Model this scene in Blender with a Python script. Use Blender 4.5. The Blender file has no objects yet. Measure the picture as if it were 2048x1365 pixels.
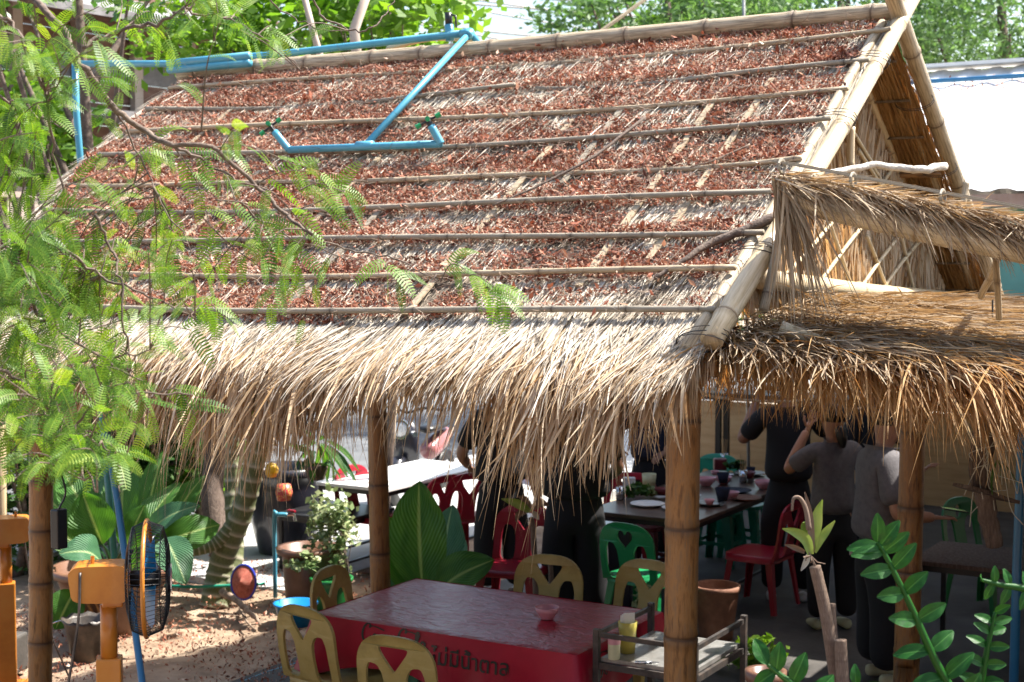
import bpy, math, random
import numpy as np
from mathutils import Vector, Matrix, Euler
from mathutils.geometry import tessellate_polygon

# ------------------------------------------------------------------ camera, sky, sun, exposure
sc = bpy.context.scene
FPX = 2910.0
CAM = np.array([2.302, -5.171, 2.62]); YAW = math.radians(30.6); PITCH = math.radians(3.4)
cd = bpy.data.cameras.new('camera'); cam = bpy.data.objects.new('camera', cd); sc.collection.objects.link(cam)
cam.location = CAM; cam.rotation_euler = (math.pi/2-PITCH, 0, YAW)
cd.sensor_width = 36; cd.lens = 36*FPX/2048; cd.clip_end = 600; cd.clip_start = 0.05
cd.dof.use_dof = True; cd.dof.focus_distance = 5.0; cd.dof.aperture_fstop = 6.0
sc.camera = cam
SUN = Vector((0.36, 0.40, 0.84)).normalized()
w = bpy.data.worlds.new('World'); sc.world = w; w.use_nodes = True
nt = w.node_tree; bg = nt.nodes['Background']; sky = nt.nodes.new('ShaderNodeTexSky')
sky.sky_type = 'NISHITA'; sky.sun_disc = False; sky.sun_elevation = math.asin(SUN.z)
sky.sun_rotation = math.atan2(SUN.x, SUN.y); sky.dust_density = 3.0; sky.air_density = 1.2
nt.links.new(sky.outputs[0], bg.inputs[0]); bg.inputs[1].default_value = 0.115
sd = bpy.data.lights.new('sun', 'SUN'); so = bpy.data.objects.new('sun', sd); sc.collection.objects.link(so)
sd.energy = 5.0; sd.angle = math.radians(0.55); sd.color = (1, .95, .87)
so.rotation_euler = SUN.to_track_quat('Z', 'Y').to_euler(); so.location = (0, 0, 30)
sc.view_settings.view_transform = 'Standard'; sc.view_settings.look = 'None'
sc.view_settings.exposure = 1.5; sc.view_settings.gamma = 1.0
sc.render.engine = 'CYCLES'
sc.cycles.use_denoising = True; sc.cycles.denoiser = 'OPENIMAGEDENOISE'
sc.cycles.max_bounces = 7; sc.cycles.diffuse_bounces = 4; sc.cycles.transmission_bounces = 4
sc.cycles.transparent_max_bounces = 6; sc.cycles.glossy_bounces = 2
sc.cycles.caustics_reflective = False; sc.cycles.caustics_refractive = False
sc.cycles.sample_clamp_indirect = 6

_R = np.array([math.cos(YAW), math.sin(YAW), 0]); _Fh = np.array([-math.sin(YAW), math.cos(YAW), 0])
_F = _Fh*math.cos(PITCH)+np.array([0, 0, -math.sin(PITCH)]); _U = np.cross(_R, _F)
def ray(x, y): return _F+(x-1024)/FPX*_R+(682.5-y)/FPX*_U
def W(x, y, d): return CAM+d*ray(x, y)                    # photo position and real distance -> place
def PL(x, y, p, n):                                       # where that sight line meets a real surface
    r = ray(x, y); n = np.array(n, float); return CAM+r*(np.dot(np.array(p, float)-CAM, n)/np.dot(r, n))
def G(x, y, z=0.0): return PL(x, y, (0, 0, z), (0, 0, 1))
def PX(P):                                                # (N,3) -> x, y, depth
    v = np.asarray(P)-CAM; d = v@_F; return 1024+FPX*(v@_R)/d, 682.5-FPX*(v@_U)/d, d
rng = np.random.default_rng(7); random.seed(7)
COL = sc.collection
TAU = 2*math.pi

# ------------------------------------------------------------------ materials
def mat(name, cols, scale=6.0, rough=.6, bump=0.0, bscale=None, tc=False, stretch=(1, 1, 1), rnd=False,
        trans=0.0, tcol=None, metal=0.0, spec=.5, coat=0.0, ring=None, detail=4, rndmix=.75, wave=None, contrast=1.0):
    m = bpy.data.materials.new(name); m.use_nodes = True; t = m.node_tree; N = t.nodes; L = t.links
    b = N['Principled BSDF']; b.inputs['Roughness'].default_value = rough; b.inputs['Metallic'].default_value = metal
    b.inputs['Specular IOR Level'].default_value = spec; b.inputs['Coat Weight'].default_value = coat
    if tc:
        a = N.new('ShaderNodeAttribute'); a.attribute_name = 'tc'; src = a.outputs['Vector']
    else:
        a = N.new('ShaderNodeTexCoord'); src = a.outputs['Object']
    mp = N.new('ShaderNodeMapping'); mp.inputs['Scale'].default_value = stretch; L.new(src, mp.inputs[0])
    nz = N.new('ShaderNodeTexNoise'); nz.inputs['Scale'].default_value = scale; nz.inputs['Detail'].default_value = detail
    nz.inputs['Roughness'].default_value = .62; L.new(mp.outputs[0], nz.inputs[0])
    mr = N.new('ShaderNodeMapRange'); mr.inputs[1].default_value = .5-.25/contrast; mr.inputs[2].default_value = .5+.25/contrast
    L.new(nz.outputs[0], mr.inputs[0]); fac = mr.outputs[0]
    if rnd:
        ra = N.new('ShaderNodeAttribute'); ra.attribute_name = 'rnd'
        mx = N.new('ShaderNodeMix'); mx.data_type = 'FLOAT'; mx.inputs[0].default_value = rndmix
        L.new(fac, mx.inputs[2]); L.new(ra.outputs['Fac'], mx.inputs[3]); fac = mx.outputs[0]
    cr = N.new('ShaderNodeValToRGB'); L.new(fac, cr.inputs[0]); e = cr.color_ramp.elements
    n = len(cols)
    e[0].position = 0; e[0].color = (*cols[0], 1); e[1].position = 1; e[1].color = (*cols[-1], 1)
    for i in range(1, n-1):
        q = e.new(i/(n-1)); q.color = (*cols[i], 1)
    out = cr.outputs[0]
    if ring is not None:
        ra = N.new('ShaderNodeAttribute'); ra.attribute_name = 'ring'
        mx = N.new('ShaderNodeMix'); mx.data_type = 'RGBA'; L.new(ra.outputs['Fac'], mx.inputs[0])
        L.new(out, mx.inputs[6]); mx.inputs[7].default_value = (*ring, 1); out = mx.outputs[2]
    L.new(out, b.inputs['Base Color'])
    if bump:
        n2 = N.new('ShaderNodeTexNoise'); n2.inputs['Scale'].default_value = bscale or scale*4; n2.inputs['Detail'].default_value = 3
        L.new(mp.outputs[0], n2.inputs[0])
        bp = N.new('ShaderNodeBump'); bp.inputs['Strength'].default_value = bump; bp.inputs['Distance'].default_value = .01
        L.new(n2.outputs[0], bp.inputs['Height']); L.new(bp.outputs[0], b.inputs['Normal'])
    if trans:
        tr = N.new('ShaderNodeBsdfTranslucent'); ms = N.new('ShaderNodeMixShader'); ms.inputs[0].default_value = trans
        if tcol:
            g = N.new('ShaderNodeMix'); g.data_type = 'RGBA'; g.blend_type = 'MULTIPLY'; g.inputs[0].default_value = 1
            L.new(out, g.inputs[6]); g.inputs[7].default_value = (*tcol, 1); L.new(g.outputs[2], tr.inputs[0])
        else: L.new(out, tr.inputs[0])
        o = N['Material Output']; L.new(b.outputs[0], ms.inputs[1]); L.new(tr.outputs[0], ms.inputs[2]); L.new(ms.outputs[0], o.inputs[0])
    return m

def plain(name, c, rough=.5, metal=0, spec=.5, coat=0, var=.12, **k):
    lo = tuple(x*(1-var) for x in c); hi = tuple(min(1, x*(1+var)) for x in c)
    return mat(name, [lo, c, hi], rough=rough, metal=metal, spec=spec, coat=coat, **k)

MT = {}
MT['bamboo'] = mat('bamboo_weathered', [(.10, .075, .05), (.30, .23, .14), (.50, .40, .27), (.36, .28, .18)], 4, .5, .25, 30, tc=True, stretch=(1.2, 1.2, .5), ring=(.13, .085, .05), contrast=1.1)
MT['bamboo_pale'] = mat('bamboo_pale', [(.36, .26, .14), (.58, .45, .27), (.68, .56, .38)], 5, .42, .15, 30, tc=True, stretch=(1.2, 1.2, .5), ring=(.22, .14, .07))
MT['bamboo_grey'] = mat('bamboo_grey', [(.09, .075, .06), (.27, .23, .17), (.48, .42, .32)], 6, .6, .3, 30, tc=True, stretch=(1.2, 1.2, .6), ring=(.08, .06, .04))
MT['bamboo_orange'] = mat('bamboo_orange', [(.055, .028, .012), (.20, .085, .022), (.34, .16, .045), (.24, .13, .055), (.36, .15, .035)], 2.6, .36, .25, 45, tc=True, stretch=(1.0, 1.0, .9), ring=(.07, .03, .012), contrast=1.25, detail=9)
MT['thatch_top'] = mat('thatch_bleached', [(.075, .055, .04), (.34, .275, .20), (.61, .54, .44), (.76, .71, .62)], 4, .8, trans=.12, rnd=True, rndmix=.8)
MT['thatch_base'] = mat('thatch_under_layer', [(.06, .04, .02), (.20, .13, .07), (.34, .25, .16)], 3, .9, .8, 40, stretch=(12, 2, 2))
MT['thatch_fringe'] = mat('thatch_fringe', [(.19, .105, .045), (.45, .30, .155), (.62, .48, .31), (.74, .64, .48)], 3, .62, trans=.38, tcol=(1.0, .72, .42), rnd=True)
MT['thatch_brown'] = mat('thatch_brown', [(.12, .06, .022), (.36, .20, .07), (.56, .34, .135), (.60, .44, .23)], 3, .62, trans=.38, tcol=(1.0, .68, .36), rnd=True)
MT['thatch_tan'] = mat('thatch_tan', [(.14, .09, .05), (.30, .21, .125), (.44, .34, .22), (.54, .45, .33)], 3, .7, trans=.25, tcol=(1.0, .75, .45), rnd=True)
MT['litter'] = mat('fallen_leaflets', [(.05, .016, .009), (.20, .052, .024), (.34, .105, .052), (.43, .17, .095), (.55, .32, .21), (.72, .60, .48)], 2, .72, trans=.18, rnd=True, rndmix=.9)
MT['twig'] = mat('twig_bark', [(.10, .065, .045), (.24, .17, .12), (.40, .32, .25)], 20, .85, .4, 60)
MT['branch'] = mat('branch_bark', [(.045, .032, .025), (.12, .085, .065), (.20, .15, .115)], 25, .85, .5, 80)
MT['branch_white'] = mat('branch_bleached', [(.30, .25, .20), (.55, .50, .43), (.70, .65, .58)], 18, .85, .6, 70)
MT['frond'] = mat('frond_leaflets', [(.035, .10, .018), (.09, .20, .025), (.17, .30, .035), (.34, .42, .06)], 3, .45, trans=.5, tcol=(1.15, 1.15, .35), rnd=True, spec=.4)
MT['leaf_dark'] = mat('glossy_leaf', [(.012, .05, .012), (.022, .085, .02), (.04, .13, .03)], 8, .28, .1, 30, trans=.12, spec=.6)
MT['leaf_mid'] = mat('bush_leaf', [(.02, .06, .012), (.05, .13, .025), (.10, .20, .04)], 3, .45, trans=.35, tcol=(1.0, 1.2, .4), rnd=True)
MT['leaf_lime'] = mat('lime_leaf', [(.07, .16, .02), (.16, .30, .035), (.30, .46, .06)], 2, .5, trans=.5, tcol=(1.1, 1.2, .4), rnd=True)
MT['leaf_far'] = mat('far_tree_leaf', [(.07, .14, .055), (.13, .23, .09), (.22, .33, .15)], 1, .6, trans=.42, tcol=(1.0, 1.15, .5), rnd=True)
MT['leaf_var'] = mat('variegated_leaf', [(.10, .18, .05), (.25, .33, .14), (.62, .64, .36)], 30, .45, trans=.25, rnd=True)
MT['pvc'] = mat('blue_pvc', [(.04, .20, .30), (.07, .30, .42), (.12, .36, .46)], 6, .38, spec=.5, contrast=.7)
MT['pvc_deep'] = plain('deep_blue_pvc', (.03, .17, .34), .35)
MT['black'] = plain('black_plastic', (.012, .012, .013), .35)
MT['wire'] = plain('dark_wire', (.03, .025, .02), .5)
MT['steel'] = mat('painted_steel', [(.035, .03, .028), (.075, .065, .06), (.15, .11, .085)], 14, .45, .2, 60, metal=.3)
MT['zinc'] = mat('worn_zinc', [(.16, .15, .14), (.33, .32, .30), (.44, .43, .41)], 9, .38, .15, 40, metal=.6)
MT['yellow'] = mat('yellow_plastic', [(.28, .20, .06), (.48, .36, .11), (.56, .44, .17)], 7, .38, .05, 60, spec=.45, trans=.12, detail=8)
MT['red'] = plain('red_plastic', (.34, .012, .03), .33, trans=.06)
MT['dkred'] = plain('maroon_plastic', (.14, .012, .02), .4)
MT['green'] = plain('green_plastic', (.015, .27, .085), .33, trans=.1)
MT['teal'] = plain('teal_plastic', (.012, .26, .17), .33, trans=.08)
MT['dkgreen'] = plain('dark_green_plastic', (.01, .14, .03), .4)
MT['orange'] = mat('orange_enamel', [(.42, .125, .012), (.54, .19, .02), (.56, .23, .035)], 6, .36, coat=.2)
MT['terracotta'] = mat('terracotta', [(.12, .05, .03), (.24, .105, .06), (.33, .17, .11)], 7, .75, .3, 50)
MT['brownjar'] = mat('glazed_brown', [(.07, .03, .018), (.15, .07, .04), (.21, .11, .07)], 5, .42, .1)
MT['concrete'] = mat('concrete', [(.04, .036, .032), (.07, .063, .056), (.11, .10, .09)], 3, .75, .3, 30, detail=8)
MT['paving'] = mat('pale_paving', [(.34, .34, .33), (.44, .44, .43), (.52, .52, .50)], 2, .8, .2, 30)
MT['asphalt'] = mat('asphalt', [(.075, .08, .085), (.11, .115, .12), (.15, .155, .16)], 1.5, .85, .3, 60, detail=8)
MT['soil'] = mat('dry_soil', [(.13, .085, .055), (.28, .195, .13), (.42, .32, .23)], 4, .95, .8, 30, detail=9)
MT['sand'] = mat('verge_sand', [(.24, .18, .13), (.38, .31, .23), (.46, .40, .30)], 1, .95, .3)
MT['whitewood'] = mat('white_tabletop', [(.58, .55, .52), (.72, .70, .68), (.76, .75, .74)], 6, .35, stretch=(1, 12, 1))
MT['tan'] = mat('plywood_tan', [(.30, .17, .07), (.42, .26, .12), (.47, .31, .16)], 2, .5, stretch=(1, 1, 8))
MT['brownwood'] = mat('brown_boards', [(.10, .05, .035), (.18, .095, .065), (.25, .15, .11)], 4, .7, stretch=(1, 1, 5))
MT['paleplank'] = mat('pale_boards', [(.34, .25, .19), (.45, .36, .29), (.52, .44, .37)], 4, .7)
MT['greywood'] = mat('grey_boards', [(.13, .12, .12), (.20, .19, .19), (.28, .27, .27)], 4, .7)
MT['tealwall'] = plain('teal_sheet', (.10, .36, .35), .5)
MT['whitemetal'] = mat('white_metal_roof', [(.62, .62, .61), (.72, .72, .71), (.78, .78, .77)], 1, .4)
MT['rust'] = mat('rusty_trim', [(.20, .13, .10), (.34, .26, .22), (.45, .40, .36)], 5, .7)
MT['skin'] = plain('skin', (.30, .15, .095), .5)
MT['skin_fair'] = plain('skin_fair', (.40, .20, .12), .5)
MT['hair'] = plain('black_hair', (.010, .008, .007), .4)
MT['blackcloth'] = plain('black_cloth', (.008, .008, .010), .9)
MT['darkcloth'] = plain('dark_trousers', (.012, .012, .014), .9)
MT['greycloth'] = mat('grey_shirt', [(.10, .095, .10), (.135, .125, .13), (.16, .15, .155)], 30, .9, .2, 90)
MT['navycloth'] = plain('navy_cloth', (.012, .016, .035), .9)
MT['white'] = plain('white_plastic', (.72, .72, .72), .4)
MT['pink'] = plain('pink_melamine', (.66, .30, .33), .35)
MT['hotpink'] = plain('hot_pink', (.60, .04, .14), .35)
MT['cream'] = plain('cream', (.62, .60, .36), .5)
MT['yellowcup'] = plain('pale_yellow_plastic', (.66, .57, .13), .35, trans=.2)
MT['carred'] = plain('red_car_paint', (.50, .02, .02), .25, coat=.6)
MT['tubblue'] = plain('blue_tub', (.01, .22, .55), .35)
MT['netred'] = mat('orange_net', [(.22, .05, .03), (.45, .12, .08), (.5, .2, .14)], 30, .8)
MT['netblue'] = plain('blue_rim', (.03, .05, .45), .35)
MT['roseplate'] = plain('rose_paint', (.32, .12, .12), .3, coat=.5)
MT['darkpaint'] = plain('dark_paint', (.02, .02, .03), .3, coat=.5)
MT['chrome'] = plain('chrome', (.6, .62, .65), .15, metal=.9)
MT['food'] = mat('green_vegetable', [(.03, .09, .02), (.10, .2, .04), (.35, .42, .15)], 30, .6, .5, 40)
MT['screen'] = plain('phone_glass', (.02, .02, .025), .12)
MT['bromeliad'] = mat('bromeliad_leaf', [(.14, .24, .03), (.25, .34, .06), (.34, .38, .10)], 10, .45, trans=.3)
MT['ringbark'] = mat('green_ringed_bark', [(.07, .09, .035), (.13, .15, .06), (.20, .21, .10)], 12, .7, .3, 40, tc=True, ring=(.48, .44, .34))
MT['stumpbark'] = mat('pale_stem_bark', [(.10, .06, .04), (.22, .15, .105), (.32, .24, .18)], 14, .85, .6, 50, tc=True, ring=(.14, .09, .06))
MT['log'] = mat('old_log', [(.05, .035, .028), (.13, .09, .07), (.22, .17, .14)], 10, .9, .8, 30, stretch=(6, 6, 1))
MT['root'] = plain('pale_roots', (.50, .47, .38), .7)

def cloth_mat():
    m = bpy.data.materials.new('red_vinyl_cloth'); m.use_nodes = True; N = m.node_tree.nodes; L = m.node_tree.links
    b = N['Principled BSDF']; b.inputs['Roughness'].default_value = .22; b.inputs['Specular IOR Level'].default_value = .42
    tc = N.new('ShaderNodeTexCoord')
    n1 = N.new('ShaderNodeTexNoise'); n1.inputs['Scale'].default_value = 3; n1.inputs['Detail'].default_value = 2
    mp = N.new('ShaderNodeMapping'); mp.inputs['Scale'].default_value = (9, 18, 10); mp.inputs['Rotation'].default_value = (0, 0, .5)
    n2 = N.new('ShaderNodeTexNoise'); n2.inputs['Scale'].default_value = 1.5; n2.inputs['Detail'].default_value = 2; n2.inputs['Distortion'].default_value = .8
    L.new(tc.outputs['Object'], n1.inputs[0]); L.new(tc.outputs['Object'], mp.inputs[0]); L.new(mp.outputs[0], n2.inputs[0])
    r = N.new('ShaderNodeValToRGB'); r.color_ramp.elements[0].color = (.27, .006, .022, 1); r.color_ramp.elements[1].color = (.40, .012, .035, 1)
    L.new(n1.outputs[0], r.inputs[0]); L.new(r.outputs[0], b.inputs['Base Color'])
    r2 = N.new('ShaderNodeMapRange'); r2.inputs[3].default_value = .24; r2.inputs[4].default_value = .42; L.new(n1.outputs[0], r2.inputs[0]); L.new(r2.outputs[0], b.inputs['Roughness'])
    bp = N.new('ShaderNodeBump'); bp.inputs['Strength'].default_value = .6; bp.inputs['Distance'].default_value = .010
    L.new(n2.outputs[0], bp.inputs['Height']); L.new(bp.outputs[0], b.inputs['Normal'])
    return m
MT['cloth'] = cloth_mat()
MT['cloth_side'] = mat('red_vinyl_side', [(.30, .004, .02), (.40, .007, .03), (.44, .009, .035)], 3, .42, .15, 12, spec=.35)

def bigleaf_mat(name, c0, c1, rib, trans=.3, vein=.5):
    m = bpy.data.materials.new(name); m.use_nodes = True; N = m.node_tree.nodes; L = m.node_tree.links
    b = N['Principled BSDF']; b.inputs['Roughness'].default_value = .44; b.inputs['Specular IOR Level'].default_value = .24
    a = N.new('ShaderNodeAttribute'); a.attribute_name = 'tc'
    sx = N.new('ShaderNodeSeparateXYZ'); L.new(a.outputs['Vector'], sx.inputs[0])
    ab = N.new('ShaderNodeMath'); ab.operation = 'ABSOLUTE'; L.new(sx.outputs[0], ab.inputs[0])
    nz = N.new('ShaderNodeTexNoise'); nz.inputs['Scale'].default_value = 3; L.new(a.outputs['Vector'], nz.inputs[0])
    cr = N.new('ShaderNodeValToRGB'); cr.color_ramp.elements[0].position = .3; cr.color_ramp.elements[1].position = .7
    cr.color_ramp.elements[0].color = (*c0, 1); cr.color_ramp.elements[1].color = (*c1, 1); L.new(nz.outputs[0], cr.inputs[0])
    mr = N.new('ShaderNodeMapRange'); mr.inputs[1].default_value = .03; mr.inputs[2].default_value = .09; mr.inputs[3].default_value = 1; mr.inputs[4].default_value = 0
    L.new(ab.outputs[0], mr.inputs[0])
    mx = N.new('ShaderNodeMix'); mx.data_type = 'RGBA'; L.new(mr.outputs[0], mx.inputs[0]); L.new(cr.outputs[0], mx.inputs[6]); mx.inputs[7].default_value = (*rib, 1)
    # side veins run forward from the midrib
    v = N.new('ShaderNodeMath'); v.operation = 'MULTIPLY'; v.inputs[1].default_value = -.5; L.new(ab.outputs[0], v.inputs[0])
    s = N.new('ShaderNodeMath'); s.operation = 'ADD'; L.new(sx.outputs[1], s.inputs[0]); L.new(v.outputs[0], s.inputs[1])
    q = N.new('ShaderNodeMath'); q.operation = 'MULTIPLY'; q.inputs[1].default_value = 95; L.new(s.outputs[0], q.inputs[0])
    sn = N.new('ShaderNodeMath'); sn.operation = 'SINE'; L.new(q.outputs[0], sn.inputs[0])
    bp = N.new('ShaderNodeBump'); bp.inputs['Strength'].default_value = vein; bp.inputs['Distance'].default_value = .006; L.new(sn.outputs[0], bp.inputs['Height'])
    L.new(bp.outputs[0], b.inputs['Normal']); L.new(mx.outputs[2], b.inputs['Base Color'])
    tr = N.new('ShaderNodeBsdfTranslucent'); g = N.new('ShaderNodeMix'); g.data_type = 'RGBA'; g.blend_type = 'MULTIPLY'; g.inputs[0].default_value = 1
    L.new(mx.outputs[2], g.inputs[6]); g.inputs[7].default_value = (1.6, 1.6, .5, 1); L.new(g.outputs[2], tr.inputs[0])
    ms = N.new('ShaderNodeMixShader'); ms.inputs[0].default_value = trans; L.new(b.outputs[0], ms.inputs[1]); L.new(tr.outputs[0], ms.inputs[2])
    L.new(ms.outputs[0], N['Material Output'].inputs[0]); return m
MT['bigleaf'] = bigleaf_mat('broad_leaf', (.04, .13, .022), (.08, .21, .035), (.28, .40, .13), .38)
MT['bigleaf2'] = bigleaf_mat('broad_leaf_bluish', (.05, .14, .07), (.08, .20, .10), (.30, .42, .20), .2)
MT['zzleaf'] = bigleaf_mat('thick_glossy_leaf', (.008, .058, .006), (.016, .095, .010), (.05, .16, .03), .1, .10)

# ------------------------------------------------------------------ mesh helpers
class MB:
    def __init__(s): s.v = []; s.f = []; s.n = 0; s.at = {}
    def add(s, v, f, **at):
        v = np.asarray(v, float).reshape(-1, 3)
        for k in set(list(s.at)+list(at)):
            if k not in s.at: s.at[k] = [np.zeros((s.n, 3) if k == 'tc' else s.n)]
            s.at[k].append(np.asarray(at[k], float) if k in at else np.zeros((len(v), 3) if k == 'tc' else len(v)))
        s.v.append(v); s.f += [tuple(int(i)+s.n for i in q) for q in f]; s.n += len(v); return s
    def box(s, c, d, rz=0, rot=None):
        x, y, z = [q/2 for q in d]
        v = np.array([(i, j, k) for i in (-x, x) for j in (-y, y) for k in (-z, z)])
        if rot is not None: v = v@np.array(rot.to_3x3() if hasattr(rot, 'to_3x3') else rot).T
        if rz: cc, ss = math.cos(rz), math.sin(rz); v = np.stack([v[:, 0]*cc-v[:, 1]*ss, v[:, 0]*ss+v[:, 1]*cc, v[:, 2]], 1)
        return s.add(v+np.array(c), [(0, 1, 3, 2), (4, 6, 7, 5), (0, 4, 5, 1), (2, 3, 7, 6), (0, 2, 6, 4), (1, 5, 7, 3)])
    def beam(s, a, b, wd, ht):
        a = np.array(a, float); b = np.array(b, float); d = b-a; L = np.linalg.norm(d); d /= L
        up = np.array((0, 0, 1.)) if abs(d[2]) < .95 else np.array((1., 0, 0)); x = np.cross(d, up); x /= np.linalg.norm(x); u = np.cross(x, d)
        v = [p+i*x*wd/2+j*u*ht/2 for p in (a, b) for i in (-1, 1) for j in (-1, 1)]
        return s.add(v, [(0, 1, 3, 2), (4, 6, 7, 5), (0, 4, 5, 1), (2, 3, 7, 6), (0, 2, 6, 4), (1, 5, 7, 3)])
    def tube(s, path, r, n=8, caps=True, ring=None):
        P = np.array(path, float); k = len(P); r = np.broadcast_to(np.asarray(r, float), (k,)) if np.ndim(r) == 0 else np.asarray(r, float)
        T = np.gradient(P, axis=0); T /= np.linalg.norm(T, axis=1)[:, None]+1e-12
        up = np.array((0, 0, 1.)) if abs(T[0][2]) < .9 else np.array((1., 0, 0)); x = np.cross(T[0], up); x /= np.linalg.norm(x)
        vs = []; tcs = []; ln = 0; an = np.arange(n)/n*TAU; rg = []
        for i in range(k):
            x = x-T[i]*np.dot(x, T[i]); x /= np.linalg.norm(x); y = np.cross(T[i], x)
            if i: ln += np.linalg.norm(P[i]-P[i-1])
            vs.append(P[i]+r[i]*(np.cos(an)[:, None]*x+np.sin(an)[:, None]*y)); tcs.append(np.stack([np.cos(an), np.sin(an), np.full(n, ln*3)], 1))
            rg.append(np.full(n, 0 if ring is None else ring[i]))
        v = np.concatenate(vs); tc = np.concatenate(tcs)+rng.uniform(0, 40); rg = np.concatenate(rg)
        f = [(i*n+j, i*n+(j+1) % n, (i+1)*n+(j+1) % n, (i+1)*n+j) for i in range(k-1) for j in range(n)]
        if caps: f += [tuple(range(n-1, -1, -1)), tuple((k-1)*n+j for j in range(n))]
        kw = dict(tc=tc)
        if ring is not None: kw['ring'] = rg
        return s.add(v, f, **kw)
    def lathe(s, prof, c=(0, 0, 0), n=24, axis=None):
        an = np.arange(n)/n*TAU; k = len(prof)
        v = np.array([(r*math.cos(a), r*math.sin(a), z) for r, z in prof for a in an])
        if axis is not None:
            q = np.array(Vector(axis).to_track_quat('Z', 'Y').to_matrix()); v = v@q.T
        f = [(i*n+j, i*n+(j+1) % n, (i+1)*n+(j+1) % n, (i+1)*n+j) for i in range(k-1) for j in range(n)]
        return s.add(v+np.array(c), f)
    def poly(s, outer, holes, thick, fn):
        """flat outline with holes, thickness, mapped by fn(u, v, w)"""
        loops = [outer]+holes; tri = tessellate_polygon([[Vector((a, b, 0)) for a, b in l] for l in loops])
        pts = [p for l in loops for p in l]; n = len(pts)
        v = [fn(a, b, 0) for a, b in pts]+[fn(a, b, thick) for a, b in pts]
        f = [tuple(t) for t in tri]+[tuple(i+n for i in reversed(t)) for t in tri]; o = 0
        for l in loops:
            m = len(l); f += [(o+i, o+(i+1) % m, n+o+(i+1) % m, n+o+i) for i in range(m)]; o += m
        return s.add(v, f)

def catmull(pts, per=6):
    P = np.array(pts, float)
    if len(P) < 3: 
        t = np.linspace(0, 1, per+1)[:, None]; return P[0]*(1-t)+P[-1]*t
    Q = np.vstack([2*P[0]-P[1], P, 2*P[-1]-P[-2]]); o = []
    for i in range(1, len(Q)-2):
        for t in np.arange(per)/per:
            a, b, c, d = Q[i-1], Q[i], Q[i+1], Q[i+2]
            o.append(.5*((2*b)+(-a+c)*t+(2*a-5*b+4*c-d)*t*t+(-a+3*b-3*c+d)*t**3))
    o.append(P[-1]); return np.array(o)

def thing(name, label, cat, loc=(0, 0, 0), rz=0, group=None, kind=None):
    o = bpy.data.objects.new(name, None); COL.objects.link(o); o.location = loc; o.rotation_euler = (0, 0, rz)
    o.empty_display_size = .05; o['label'] = label; o['category'] = cat
    if group: o['group'] = group
    if kind: o['kind'] = kind
    return o
def link(name, me, parent=None, world=True):
    o = bpy.data.objects.new(name, me); COL.objects.link(o)
    if parent is not None:
        o.parent = parent
    return o
def part(name, mb, m, parent=None, smooth=False, local=False, kind=None, bevel=0):
    """a mesh object; mb in world coordinates (parent unrotated) unless local"""
    me = bpy.data.meshes.new(name); v = np.concatenate(mb.v)
    root = parent
    if parent is not None and not local:
        off = np.zeros(3); q = parent
        while q is not None: off += np.array(q.location); q = q.parent
        v = v-off
    me.from_pydata(v.tolist(), [], mb.f)
    for k, a in mb.at.items():
        a = np.concatenate(a)
        if k == 'tc': at = me.attributes.new('tc', 'FLOAT_VECTOR', 'POINT'); at.data.foreach_set('vector', a.ravel())
        else: at = me.attributes.new(k, 'FLOAT', 'POINT'); at.data.foreach_set('value', a)
    me.materials.append(MT[m] if isinstance(m, str) else m)
    if smooth: me.polygons.foreach_set('use_smooth', np.ones(len(me.polygons), bool))
    o = link(name, me, parent)
    if bevel:
        b = o.modifiers.new('bevel', 'BEVEL'); b.width = bevel; b.segments = 2; b.limit_method = 'ANGLE'
    if kind: o['kind'] = kind
    return o
def solo(name, mb, m, label, cat, base=None, **k):
    """a thing that is one mesh, origin at its base"""
    v = np.concatenate(mb.v); c = np.array([v[:, 0].mean(), v[:, 1].mean(), v[:, 2].min()]) if base is None else np.array(base, float)
    mb.v = [v-c]; g = k.pop('group', None); kd = k.get('kind')
    o = part(name, mb, m, None, **k); o.location = c; o['label'] = label
    if cat: o['category'] = cat
    if g: o['group'] = g
    return o
def structure(name, mb, m, **k):
    o = part(name, mb, m, **k); o['kind'] = 'structure'; return o
def copy_tree(o, loc=None, rz=None, parent=None, label=None):
    c = o.copy(); COL.objects.link(c)
    if parent is not None: c.parent = parent
    if loc is not None: c.location = loc
    if rz is not None: c.rotation_euler = (0, 0, rz)
    if label: c['label'] = label
    for ch in list(o.children): copy_tree(ch, parent=c)
    return c
def big(name, V, Fq, m, parent=None, rnd=None, tc=None, smooth=False, kind=None):
    """numpy fast path: V (n,3) world, Fq (k,4) quads or (k,3)"""
    me = bpy.data.meshes.new(name); V = np.asarray(V, np.float32)
    if parent is not None: V = V-np.array(parent.location, np.float32)
    k, s = Fq.shape
    me.vertices.add(len(V)); me.vertices.foreach_set('co', V.ravel())
    me.loops.add(k*s); me.loops.foreach_set('vertex_index', Fq.astype(np.int32).ravel())
    me.polygons.add(k); me.polygons.foreach_set('loop_start', np.arange(k, dtype=np.int32)*s)
    me.update(calc_edges=True)
    if rnd is not None: a = me.attributes.new('rnd', 'FLOAT', 'POINT'); a.data.foreach_set('value', np.asarray(rnd, np.float32))
    if tc is not None: a = me.attributes.new('tc', 'FLOAT_VECTOR', 'POINT'); a.data.foreach_set('vector', np.asarray(tc, np.float32).ravel())
    me.materials.append(MT[m])
    if smooth: me.polygons.foreach_set('use_smooth', np.ones(k, bool))
    o = link(name, me, parent)
    if kind: o['kind'] = kind
    return o
def unit(a): return a/(np.linalg.norm(a, axis=-1, keepdims=True)+1e-9)
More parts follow.
